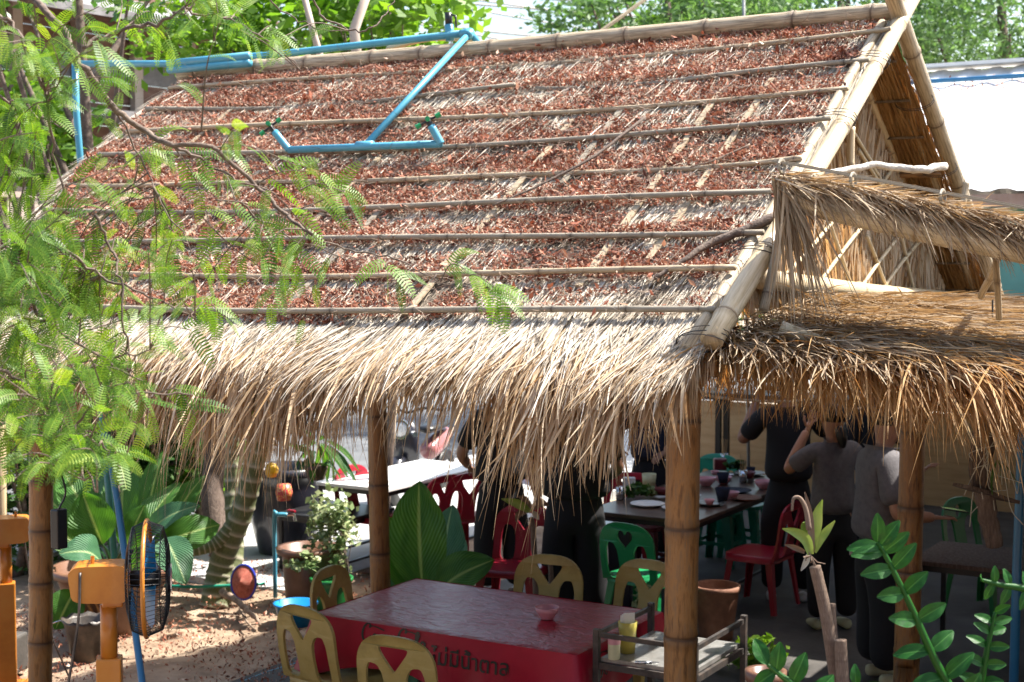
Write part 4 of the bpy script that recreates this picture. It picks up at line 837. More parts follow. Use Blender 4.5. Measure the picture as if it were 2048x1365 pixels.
# ------------------------------------------------------------------ plastic chairs and stools
def arch(w0, w1, h, n=10, k=.30):
    """outline of a chair back, bottom left going round"""
    P = [(-w0, 0)]
    P += [(-w0+(w0-w1)*t, (h-k)*t) for t in (.33, .66, 1)]
    P += [(-w1*math.cos(a)**.72 if math.cos(a) > 0 else 0, h-k+k*math.sin(a)**.8) for a in np.linspace(.12, math.pi/2, n)]
    return P+[(-x, y) for x, y in reversed(P[:-1])]
def rnd_poly(P, r=.25, n=3):
    o = []; k = len(P)
    for i in range(k):
        a, b, c = np.array(P[i-1]), np.array(P[i]), np.array(P[(i+1) % k])
        for t in np.linspace(0, 1, n+1):
            p = b+(a-b)*r*(1-t); q = b+(c-b)*r*t; o.append(tuple(p*(1-t)+q*t))
    return o
def make_chair(name, label, m, hole='tri', group=None, h=.83, wd=.46):
    t = thing(name, label, 'chair', (0, 0, 0), 0, group)
    sh = .44; w0 = wd/2; H = h-sh+.02
    def fn(u, v, q):        # back panel, leaning back, curved
        return (u*(1-.04*v/H), .19+.16*v-.0-.55*u*u*(.35+v/H*.6)+q+.018*math.sin(v/H*3), sh-.03+v)
    outer = arch(w0*.96, w0*.97, H, 9, .17)
    if hole == 'tri': top = rnd_poly([(-.085, H-.055), (.085, H-.055), (.078, H-.082), (.005, H-.175), (-.005, H-.175), (-.078, H-.082)], .3)
    elif hole == 'heart': top = [(.062*math.sin(a)**3*1.05, H-.105+.0045*(13*math.cos(a)-5*math.cos(2*a)-2*math.cos(3*a)-math.cos(4*a))) for a in np.linspace(0, TAU, 22)[:-1]]
    else: top = [(.035*math.sin(a)-.0, H-.10+.05*math.cos(a)) for a in np.linspace(0, TAU, 14)[:-1]]
    side = rnd_poly([(.060, .02), (.172, .02), (.170, H-.20), (.150, H-.14), (.095, H-.145), (.062, H-.20)], .33, 3)
    mb = MB(); mb.poly(outer, [top, side, [(-x, y) for x, y in reversed(side)]], .016, fn); part('backrest', mb, m, t, local=True, bevel=.004)
    mb = MB(); n = 12; xs = np.linspace(-1, 1, n); V = []
    for i, x in enumerate(xs):
        for j, y in enumerate(xs):
            e = .5; r = (abs(x)**5+abs(y)**5)**.2; s = max(abs(x), abs(y))/max(r, 1e-6) if r > 0 else 1
            X = x*s*w0*1.0; Y = y*s*.2; edge = max(abs(x), abs(y)); V.append((X, Y-.005, sh-.012*(1-edge**2)-.004))
    V2 = [(a, b, c-.012) for a, b, c in V]; f = [(i*n+j, (i+1)*n+j, (i+1)*n+j+1, i*n+j+1) for i in range(n-1) for j in range(n-1)]
    rim = [(0, j) for j in range(n)]+[(i, n-1) for i in range(1, n)]+[(n-1, j) for j in range(n-2, -1, -1)]+[(i, 0) for i in range(n-2, 0, -1)]
    ri = [a*n+b for a, b in rim]; k = len(ri); V3 = [(V[i][0]*1.02, V[i][1]*1.02, sh-.05) for i in ri]
    mb.add(V+V2+V3, f+[tuple(q+n*n for q in reversed(g)) for g in f]+[(ri[i], ri[(i+1) % k], 2*n*n+(i+1) % k, 2*n*n+i) for i in range(k)]); part('seat', mb, m, t, local=True, smooth=True)
    for sx in (-1, 1):
        for sy in (-1, 1):
            mb = MB(); a = np.array((sx*(w0-.03), sy*.165, sh-.03)); b = np.array((sx*(w0+.005), sy*.215, .03)); V = []
            for p, s in ((a, 1.0), (a+(b-a)*.5, .82), (b, .66)):
                W_, D_ = .062*s, .045*s; V += [(p[0]-sx*W_, p[1]+sy*.004, p[2]), (p[0], p[1]+sy*.004, p[2]), (p[0], p[1]-sy*D_, p[2]), (p[0]-sx*.012, p[1]-sy*D_, p[2]), (p[0]-sx*.012, p[1]-sy*.012, p[2]), (p[0]-sx*W_, p[1]-sy*.012, p[2])]
            f = [(i*6+j, i*6+(j+1) % 6, (i+1)*6+(j+1) % 6, (i+1)*6+j) for i in range(2) for j in range(6)]+[tuple(range(6)), tuple(range(17, 11, -1))]; mb.add(V, f); part('leg', mb, m, t, local=True, bevel=.003)
    return t
def face(dx, dy): return math.atan2(dy, dx)+math.pi/2      # local -Y is where the sitter looks
FLZ = .03
yc = make_chair('plastic_chair', 'mustard yellow plastic chair nearest the camera left, at the table corner', 'yellow', group='yellow chairs at the red table')
def chair_at(src, px, py, z, rz, label, first=False, dz=0.0):
    p = G(px, py, z); L = (p[0], p[1], FLZ+dz)
    if first: src.location = L; src.rotation_euler = (0, 0, rz); return src
    return copy_tree(src, L, rz, label=label)
# near side chairs look toward +Y (into the table)
def bkoff(rz): return np.array((-math.sin(rz), math.cos(rz)))*.26
def chair_top(src, px, py, rz, label, first=False, h=.82):
    p = G(px, py, FLZ+h); o = bkoff(rz); L = (p[0]-o[0], p[1]-o[1], FLZ)
    if first: src.location = L; src.rotation_euler = (0, 0, rz); return src
    return copy_tree(src, L, rz, label=label)
chair_top(yc, 604, 1212, face(.18, 1), '', True)
chair_top(yc, 787, 1272, face(-.05, 1), 'mustard yellow plastic chair in front of the black lettering on the cloth')
chair_top(yc, 655, 1134, face(1, .12), 'mustard yellow plastic chair at the left end of the red table')
chair_top(yc, 1100, 1110, face(.12, -1), 'yellow brown plastic chair behind the red table, left of the pair')
chair_top(yc, 1300, 1120, face(-.1, -1), 'yellow brown plastic chair behind the red table half hidden by the post')
gc = make_chair('plastic_chair', 'bright green plastic chair with heart cutout standing at the dish table', 'green', 'heart'); chair_top(gc, 1250, 1046, face(.15, 1), '', True)
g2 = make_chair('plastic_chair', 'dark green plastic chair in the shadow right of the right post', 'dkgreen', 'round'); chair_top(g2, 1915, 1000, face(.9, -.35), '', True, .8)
tc_ = make_chair('plastic_chair', 'teal plastic chair with round cutout behind the dish table', 'teal', 'round'); chair_top(tc_, 1438, 908, face(.0, -1), '', True)
rc = make_chair('plastic_chair', 'dark red plastic chair standing alone beside the dish table, facing left', 'red', 'tri'); rc.location = (-1.48, 4.78, FLZ); rc.rotation_euler = (0, 0, face(-1, .05))
wr = make_chair('plastic_chair', 'dark red plastic chair at the near right corner of the white table', 'red', 'tri', 'red chairs at the white table'); chair_top(wr, 893, 950, face(-1, .2), '', True)
chair_top(wr, 940, 946, face(-.9, .5), 'dark red plastic chair right of the white table, partly behind a person in black')
chair_top(wr, 700, 930, face(1, -.1), 'dark red plastic chair at the left side of the white table')
chair_top(wr, 1262, 945, face(.3, -1), 'dark red plastic chair behind the dish table near the post')
chair_top(wr, 1050, 1010, face(.2, -1), 'dark red plastic chair between the two people in black')
for c in list(bpy.data.objects):
    if c.name.startswith('plastic_chair') and c.get('group') == 'red chairs at the white table' and 'white table' not in c['label']: del c['group']
def make_stool(label, m, loc, rz=0, group=None, r=.15, h=.45):
    t = thing('plastic_stool', label, 'stool', loc, rz, group)
    o = rnd_poly([(-r, -r), (r, -r), (r, r), (-r, r)], .35, 4); mb = MB()
    mb.poly(o, [[(.025*math.cos(a), .025*math.sin(a)) for a in np.linspace(0, TAU, 9)[:-1]]], -.03, lambda u, v, q: (u, v, h+q)); part('seat', mb, m, t, local=True, bevel=.006)
    for sx in (-1, 1):
        for sy in (-1, 1):
            mb = MB(); V = []
            for z, s, e in ((h-.03, .045, 0), (0, .032, .045)):
                x, y = sx*(r-.005+e), sy*(r-.005+e); V += [(x, y, z), (x-sx*s*1.6, y, z), (x-sx*s*1.6, y-sy*.01, z), (x-sx*.01, y-sy*.01, z), (x-sx*.01, y-sy*s*1.6, z), (x, y-sy*s*1.6, z)]
            mb.add(V, [(j, (j+1) % 6, 6+(j+1) % 6, 6+j) for j in range(6)]+[tuple(range(6)), tuple(range(11, 5, -1))]); part('leg', mb, m, t, local=True)
    mb = MB()
    for a, b in (((-1, -1), (1, -1)), ((1, -1), (1, 1)), ((1, 1), (-1, 1)), ((-1, 1), (-1, -1))):
        q = r+.012; mb.beam((a[0]*q, a[1]*q, .19), (b[0]*q, b[1]*q, .19), .008, .03)
    part('brace_ring', mb, m, t, local=True, kind='stuff'); return t
p = G(1440, 1020, .48); make_stool('teal plastic stool tucked under the near end of the dish table', 'teal', (p[0], p[1], FLZ))
p = G(1492, 1008, .48); make_stool('teal plastic stool under the right side of the dish table', 'teal', (p[0], p[1], FLZ))
p = G(1290, 1050, .48); make_stool('maroon plastic stool beside the green heart chair', 'dkred', (p[0], p[1], FLZ))
p = G(860, 1370, .40); make_stool('green plastic stool under the red clothed table', 'teal', (p[0], p[1]+.15, FLZ))
# ------------------------------------------------------------------ tables
def table(name, label, x0, x1, y0, y1, z, top, frame, tk=.028):
    t = thing(name, label, 'table', ((x0+x1)/2, (y0+y1)/2, FLZ))
    mb = MB(); mb.box(((x0+x1)/2, (y0+y1)/2, z-tk/2), (x1-x0, y1-y0, tk)); part('tabletop', mb, top, t, bevel=.004)
    mb = MB(); i = .03
    for a, b in (((x0+i, y0+i), (x1-i, y0+i)), ((x1-i, y0+i), (x1-i, y1-i)), ((x1-i, y1-i), (x0+i, y1-i)), ((x0+i, y1-i), (x0+i, y0+i))): mb.beam((*a, z-tk-.02), (*b, z-tk-.02), .025, .035)
    part('apron', mb, frame, t, kind='stuff')
    for x in (x0+i, x1-i):
        for y in (y0+i, y1-i): mb = MB(); mb.box((x, y, (z-tk+FLZ)/2), (.028, .028, z-tk-FLZ)); part('leg', mb, frame, t)
        mb = MB(); mb.beam((x, y0+i, .14), (x, y1-i, .14), .02, .02); part('stretcher', mb, frame, t)
    return t
RT = (-2.40, -.865, .765, 1.70)
table('red_clothed_table', 'low steel table hidden under the red vinyl cloth', *RT, .745, 'zinc', 'steel')
table('white_table', 'white topped table with black frame beside the road', -5.15, -4.42, 4.25, 5.80, .75, 'whitewood', 'black')
table('dish_table', 'dark brown table crowded with dishes inside the hut', -2.62, -1.74, 4.2, 6.5, .75, mat('dark_tabletop', [(.05, .03, .02), (.09, .055, .04), (.12, .075, .055)], 5, .3, stretch=(1, 8, 1)), 'black')
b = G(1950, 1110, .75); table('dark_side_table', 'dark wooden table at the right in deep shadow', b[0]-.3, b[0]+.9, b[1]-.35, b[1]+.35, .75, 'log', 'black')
b = G(672, 1020, .5)
st = table('black_side_stand', 'low black metal stand left of the white table', b[0]-.35, b[0]+.35, b[1]-.35, b[1]+.35, .5, 'black', 'black')
# cloth: top, skirt with folds, dropped corners
cl = thing('tablecloth', 'shiny red vinyl tablecloth with black lettering draped over the table', 'tablecloth', ((RT[0]+RT[1])/2, (RT[2]+RT[3])/2, .75))
mb = MB(); nx, ny = 60, 40; x0, x1, y0, y1 = RT; e = .012
xs = np.linspace(x0-e, x1+e, nx); ys = np.linspace(y0-e, y1+e, ny); Xg, Yg = np.meshgrid(xs, ys, indexing='ij')
Zg = .752+.0022*vnoise(Xg*1.0+Yg, Yg-Xg*.4, .14, 31)+.0016*vnoise(Xg*.5+Yg*2, Yg*.3-Xg*.9, .06, 32)+.003*np.exp(-((Xg+1.65)/.006)**2)+.003*np.exp(-((Yg-1.2)/.006)**2)+.002*np.exp(-((Xg+1.2)/.006)**2)+.002*np.exp(-((Xg+2.05)/.006)**2)
edge = np.minimum.reduce([Xg-xs[0], xs[-1]-Xg, Yg-ys[0], ys[-1]-Yg]); Zg -= .006*np.exp(-edge/.012)
mb.add(np.stack([Xg, Yg, Zg], -1), [(i*ny+j, (i+1)*ny+j, (i+1)*ny+j+1, i*ny+j+1) for i in range(nx-1) for j in range(ny-1)]); part('cloth_top', mb, 'cloth', cl, smooth=True)
per = []; o_ = []
def run(a, b, n, nrm):
    for t in np.linspace(0, 1, n)[:-1]: per.append((a[0]+(b[0]-a[0])*t, a[1]+(b[1]-a[1])*t)); o_.append(nrm)
c = [(x0-e, y0-e), (x1+e, y0-e), (x1+e, y1+e), (x0-e, y1+e)]
run(c[0], c[1], 70, (0, -1)); run(c[1], c[2], 45, (1, 0)); run(c[2], c[3], 70, (0, 1)); run(c[3], c[0], 45, (-1, 0))
K = len(per); V = []; nr = 9; sarr = np.arange(K)/K; cor = np.array([0, 69, 69+44, 69+44+69])
for r in range(nr):
    t = r/(nr-1)
    for i in range(K):
        dc = min(abs(i-q) if abs(i-q) < K/2 else K-abs(i-q) for q in cor)*.0225
        nv = np.array(o_[i], float); j = (i-1) % K
        if dc < .022*1.5: nv = unit(np.array(o_[i], float)+np.array(o_[(i-2) % K], float)) if i in (69, 113, 182, 0) else nv
        fold = .016*math.sin(i*.42)+.012*math.sin(i*.17+1)
        bulge = .075*math.exp(-(dc/.10)**2); drop = (.235+.05*math.exp(-(dc/.16)**2)+.012*math.sin(i*.23))*t
        V.append((per[i][0]+nv[0]*(.004+t*(.012+fold*t+bulge)), per[i][1]+nv[1]*(.004+t*(.012+fold*t+bulge)), .750-.004*(r > 0)-drop))
mb = MB(); mb.add(V, [(r*K+i, r*K+(i+1) % K, (r+1)*K+(i+1) % K, (r+1)*K+i) for r in range(nr-1) for i in range(K)][::1]); part('cloth_skirt', mb, 'cloth_side', cl, smooth=True)
def ink(x, z, off=.004):        # a point on the front skirt
    i = (x-c[0][0])/(c[1][0]-c[0][0])*69; t = np.clip((.746-z)/.235, 0, 1); fold = .016*math.sin(i*.42)+.012*math.sin(i*.17+1)
    return (x, c[0][1]-(.004+t*(.012+fold*t))-off, z)
def stroke_mesh(strokes, name, org, sc_, mapfn, parent, wmax=.0062):
    mb = MB()
    for S in strokes:
        P = catmull(S, 7); n_ = len(P); T = unit(np.gradient(P, axis=0)); Nn = np.stack([-T[:, 1], T[:, 0]], 1)
        ww = wmax*(.35+.75*np.abs(T[:, 1])**.8); V = []
        for i in range(n_):
            for s in (-1, 1): q = P[i]*sc_+Nn[i]*ww[i]*s; V.append(mapfn(org[0]+q[0], org[1]+q[1]))
        mb.add(V, [(2*i, 2*i+1, 2*i+3, 2*i+2) for i in range(n_-1)])
    return part(name, mb, 'black', parent, kind=None)
LT = {'C': ([[(1.15, 1.55), (1.25, 1.9), (.95, 2.05), (.5, 1.7), (.2, 1.0), (.25, .3), (.65, .0), (1.1, .25), (1.4, .7)], [(1.15, 1.6), (1.45, 1.8), (2.2, 1.75), (3.2, 1.5)]], 1.45),
      'o': ([[(.45, .95), (.15, .6), (.15, .2), (.4, 0), (.7, .25), (.7, .7), (.45, .95), (.75, .85), (1.0, .9)]], .95),
      'c': ([[(.75, .8), (.5, .95), (.2, .6), (.15, .2), (.4, 0), (.75, .2), (1, .5)]], .9),
      'a': ([[(.7, .8), (.45, .95), (.15, .55), (.15, .15), (.4, 0), (.7, .4), (.75, .9), (.72, .2), (.85, 0), (1.1, .35)]], 1.05),
      'l': ([[(.1, .3), (.5, 1.3), (.5, 1.9), (.25, 1.6), (.2, .4), (.4, 0), (.7, .3)]], .65),
      '-': ([[(.1, .5), (.45, .6)]], .55)}
def script_word(word, x, z, s, slope, mapfn, parent):
    cx = 0
    for ch in word:
        st, adv = LT[ch]; stroke_mesh([[(a+cx, b+(0)) for a, b in q] for q in st], 'script_letter', (x, z), s, lambda X, Z: mapfn(X, Z+(X-x)*slope), parent); cx += adv
script_word('Coca-Cola', -2.09, .655, .045, -.0, ink, cl)
def rink(y, z): i = (y-c[1][1])/(c[2][1]-c[1][1])*44+69; t = np.clip((.746-z)/.235, 0, 1); fold = .016*math.sin(i*.42)+.012*math.sin(i*.17+1); return (c[1][0]+.008+t*(.014+abs(fold)*t+.01), y, z)
script_word('Coca-Cola', .90, .60, .06, 0, rink, cl)
# printed Thai line, flat print following the skirt
for word, xa, zz, size in (('ไม่มีน้ำตาล', -1.655, .600, .108),):
    cu = bpy.data.curves.new('thai_line', 'FONT'); cu.body = word; cu.size = size; cu.extrude = 0; cu.offset = .0014; cu.resolution_u = 3
    tob = bpy.data.objects.new('tmp', cu); COL.objects.link(tob); dg = bpy.context.evaluated_depsgraph_get(); me = bpy.data.meshes.new_from_object(tob.evaluated_get(dg)); bpy.data.objects.remove(tob)
    co = np.empty(len(me.vertices)*3); me.vertices.foreach_get('co', co); co = co.reshape(-1, 3); wtx = co[:, 0].max()-co[:, 0].min()
    cl_o = np.array(cl.location); nv_ = np.array([ink(xa+a, zz+b, .006) for a, b, _ in co])-cl_o; me.vertices.foreach_set('co', nv_.ravel()); me.update()
    me.materials.clear(); me.materials.append(MT['black']); me.name = 'printed_line'; o = link('printed_line', me, cl)
mb = MB()
for y in (0.98, 1.22, 1.46): pass
# bowl on the red table
def bowl(label, p, r, m, group=None, h=None, name='small_bowl', cat='bowl'):
    h = h or r*.85; mb = MB(); mb.lathe([(.001, 0), (r*.5, 0), (r*.55, h*.12), (r*.85, h*.55), (r, h), (r*.97, h), (r*.8, h*.55), (r*.45, h*.15), (.001, h*.13)], (0, 0, 0), 24); mb.v = [mb.v[0]+np.array(p)]
    return solo(name, mb, m, label, cat, base=p, smooth=True, group=group)
p = G(1094, 1238, .757); bowl('small pink bowl standing on the red tablecloth', tuple(p), .063, 'pink', h=.062)
# dishes on the dark table
TZ_ = .752
def on(px, py): q = G(px, py, TZ_); return (q[0], q[1], TZ_)
dn = 0
for px, py, r, m, l in ((1447, 968, .07, 'pink', 'pink bowl in the middle of the dish table beside the green herbs'), (1462, 998, .065, 'pink', 'pink bowl near the right edge of the dish table'), (1528, 978, .08, 'pink', 'larger pink bowl at the right corner of the dish table'), (1412, 972, .08, 'pink', 'pink bowl partly behind the front post')):
    bowl(l, on(px, py), r, m)
for px, py, r, m, l in ((1295, 1012, .13, 'white', 'white plate of greens at the near left of the dish table'), (1350, 1020, .10, 'white', 'pale plate just left of the post'), (1470, 985, .13, 'navycloth', 'blue rimmed plate in the middle of the dish table'), (1492, 1000, .12, 'terracotta', 'brown dish near the table edge'), (1420, 1010, .11, 'zinc', 'metal dish right beside the post'), (1500, 950, .13, 'zinc', 'crumpled foil tray at the far end of the dish table')):
    mb = MB(); mb.lathe([(.001, 0), (r*.6, 0), (r, .018), (r, .022), (r*.6, .006), (.001, .006)], on(px, py), 22); solo('plate', mb, m, l, 'plate', smooth=True)
def lump(px, py, rr, h, m, label, name, cat, n=260, seed=3, z=.02):
    q = on(px, py); g = np.random.default_rng(seed); V, Fq, R, _ = leafmass((q[0], q[1], q[2]+h*.5+z), (rr, rr, h*.5), n, .05, clumps=12, seed=seed, long=1.6)
    o = big(name, V, Fq, m, None, R, kind='stuff'); o['label'] = label; o['category'] = cat
lump(1270, 998, .08, .08, 'leaf_mid', 'dark green herbs heaped on the near left of the dish table', 'herb_pile', 'herbs')
lump(1298, 996, .05, .09, 'leaf_var', 'pale cut cabbage beside the dark herbs', 'cabbage', 'vegetable', seed=5)
lump(1470, 945, .09, .07, 'leaf_mid', 'green leaves heaped in the middle far part of the dish table', 'herb_pile', 'herbs', seed=6)
mb = MB(); q = on(1298, 975); mb.lathe([(.001, 0), (.05, 0), (.055, .11), (.058, .11), (.05, .012), (.001, .012)], q, 20); solo('cup', mb, 'cream', 'pale yellow tissue cup standing behind the cabbage', 'cup', smooth=True)
mb = MB(); q = on(1258, 985); mb.box((q[0], q[1], q[2]+.06), (.10, .05, .12), .4); solo('tissue_pack', mb, 'white', 'white tissue pack left of the pale cup', 'tissue', bevel=.01)
for px, py, l in ((1240, 1000, 'clear glass with wooden chopsticks at the left edge of the dish table'), (1486, 965, 'clear glass with tall chopsticks near the right of the dish table'), (1448, 930, 'foil wrapped cup with a skewer at the far side')):
    q = on(px, py); t = thing('chopstick_glass', l, 'glass', q); mb = MB(); mb.lathe([(.001, 0), (.03, 0), (.035, .10), (.033, .10), (.028, .01), (.001, .01)], q, 14); part('glass', mb, 'chrome', t, smooth=True)
    for k in range(4): mb = MB(); mb.tube([(q[0]+.01*k-.015, q[1], q[2]+.02), (q[0]+.018*k-.03, q[1]+.01, q[2]+.23)], .003, 5); part('chopstick', mb, 'tan', t)
q = on(1440, 940); mb = MB(); mb.box((q[0], q[1], q[2]+.05), (.11, .09, .10), .5); solo('red_box', mb, 'dkred', 'small dark red box in front of the teal chair', 'box', bevel=.01)
ys_ = np.sort(rng.uniform(4.35, 6.3, 14))
for k in range(14):
    x = rng.uniform(-2.5, -1.85); y = float(ys_[k]); r = rng.uniform(.035, .07); mm = ['white', 'pink', 'zinc', 'navycloth', 'dkred'][k % 5]; mb = MB(); hh = r*[.5, .9, .3, 1.6, .8][k % 5]
    mb.lathe([(.001, 0), (r*.6, 0), (r, hh), (r*.96, hh), (r*.55, .008), (.001, .008)], (x, y, TZ_+.02), 16)
    solo('small_dish', mb, mm, ['nearest', 'middle', 'farthest'][k//5]+' '+['white saucer', 'pink rice bowl', 'shallow metal dish', 'tall dark cup', 'maroon sauce dish'][k % 5]+' among the crowded dishes of the dark table', 'dish', smooth=True, group='small dishes on the dark table')
# ------------------------------------------------------------------ steel cart in front of the table
ca = thing('steel_cart', 'rusty steel trolley with worn zinc shelf behind the front post', 'cart', (-.56, 1.15, FLZ))
X0c, X1c, Y0c, Y1c, ZS = -.80, -.30, .86, 1.46, .72
mb = MB(); mb.box(((X0c+X1c)/2, (Y0c+Y1c)/2, ZS-.01), (X1c-X0c-.03, Y1c-Y0c-.03, .02)); part('shelf', mb, 'zinc', ca)
mb = MB(); mb.box(((X0c+X1c)/2, (Y0c+Y1c)/2, .25), (X1c-X0c-.03, Y1c-Y0c-.03, .02)); part('lower_shelf', mb, 'zinc', ca)
for x in (X0c, X1c):
    for y in (Y0c, Y1c):
        mb = MB(); mb.box((x, y, (.07+.845)/2+.01), (.028, .028, .78)); part('post', mb, 'steel', ca)
        mb = MB(); mb.lathe([(.01, -.012), (.035, -.012), (.035, .012), (.01, .012)], (x, y, FLZ+.036), 14, axis=(1, 0, 0)); part('caster', mb, 'black', ca)
for (a, b) in (((X0c, Y0c), (X1c, Y0c)), ((X1c, Y0c), (X1c, Y1c)), ((X1c, Y1c), (X0c, Y1c)), ((X0c, Y1c), (X0c, Y0c))):
    a_ = np.array(a); b_ = np.array(b); u_ = unit(b_-a_)*.0145
    for z, h_ in (((.832), .022), (ZS-.035, .03)):
        if z > .8 and a[1] == Y1c and b[1] == Y1c: continue
        mb = MB(); mb.beam((*(a_+u_), z), (*(b_-u_), z), .018, h_); part('rail', mb, 'steel', ca)
q = G(1228, 1318, ZS+.001); t = thing('toothpick_jar', 'clear toothpick jar with pink lid on the steel cart', 'jar', tuple(q))
mb = MB(); mb.lathe([(.001, .0), (.027, 0), (.029, .01), (.029, .075), (.001, .075)], tuple(q), 20); part('jar_body', mb, 'cream', t, smooth=False)
mb = MB(); mb.lathe([(.001, .103), (.024, .103), (.030, .097), (.030, .073), (.001, .073)], tuple(q), 20); part('lid', mb, 'pink', t)
q = G(1255, 1305, ZS+.001); t = thing('tissue_cup', 'pale yellow cup holding folded paper on the steel cart', 'cup', tuple(q))
mb = MB(); V = []; an = np.arange(28)/28*TAU
for r_, z in ((.001, .0), (.034, 0), (.041, .11), (.045, .15), (.042, .15), (.035, .012), (.001, .012)): V += [(q[0]+r_*math.cos(a)*(1+.03*math.cos(a*14)), q[1]+r_*math.sin(a)*(1+.03*math.cos(a*14)), q[2]+z) for a in an]
mb.add(V, [(i*28+j, i*28+(j+1) % 28, (i+1)*28+(j+1) % 28, (i+1)*28+j) for i in range(6) for j in range(28)]); part('cup', mb, 'yellowcup', t, smooth=True)
for k in range(3): mb = MB(); mb.box((q[0]-.008+.006*k, q[1]+.004*k, q[2]+.125+.006*k), (.055, .003, .105), .5+.12*k, None); part('folded_paper', mb, 'white', t)
q = G(1270, 1325, ZS+.012); q2 = G(1318, 1326, ZS+.012); mb = MB(); mb.tube([q, q+(q2-q)*.7, q+(q2-q)*.71, q2], [.008, .008, .005, .004], 10); solo('metal_skewer', mb, 'chrome', 'short metal tube lying on the cart shelf beside the toothpick jar', 'tube', smooth=True)
# pots etc inside
def pot(name, label, c, r0, r1, h, m, rim=.02, cat='pot', n=32, belly=0.0, soil_=True, **k):
    t = thing(name, label, cat, tuple(c)); prof = [(.001, 0), (r0, 0)]+[(r0+(r1-r0)*s+belly*math.sin(s*math.pi), h*s) for s in np.linspace(.15, .88, 7)]+[(r1+rim, h*.9), (r1+rim*1.2, h), (r1-.01, h), (r1-.015, h*.86), (.001, h*.85)]
    mb = MB(); mb.lathe(prof, (0, 0, 0), n); mb.v = [mb.v[0]+np.array(c)]; part('pot_body', mb, m, t, smooth=True)
    return t
c_ = G(1432, 1278, FLZ); pot('clay_bin', 'smooth brown clay pot standing on the floor behind the cart', (c_[0], c_[1], FLZ), .11, .155, .37, 'terracotta', .006)
mb = MB(); q = G(1195, 1215, FLZ); mb.box((q[0], q[1]+.2, .33), (.36, .36, .6), .3); solo('black_crate', mb, 'darkpaint', 'dark box standing left of the green heart chair', 'box', bevel=.01)
# ------------------------------------------------------------------ people
def skin(name, verts, edges, rad, m, parent, sub=2, root=0):
    me = bpy.data.meshes.new(name); me.from_pydata([tuple(v) for v in verts], edges, []); me.materials.append(MT[m])
    o = link(name, me, parent); s = o.modifiers.new('skin', 'SKIN'); s.use_smooth_shade = True; s.branch_smoothing = .6
    for i, r in enumerate(rad): me.skin_vertices[0].data[i].radius = (r, r) if np.ndim(r) == 0 else tuple(r)
    for i in range(len(rad)): me.skin_vertices[0].data[i].use_root = (i == root)
    q = o.modifiers.new('sub', 'SUBSURF'); q.levels = sub; q.render_levels = sub
    dg = bpy.context.evaluated_depsgraph_get(); me2 = bpy.data.meshes.new_from_object(o.evaluated_get(dg)); o.modifiers.clear(); o.data = me2; me2.name = name
    bpy.data.meshes.remove(me)
    me2.polygons.foreach_set('use_smooth', np.ones(len(me2.polygons), bool)); return o
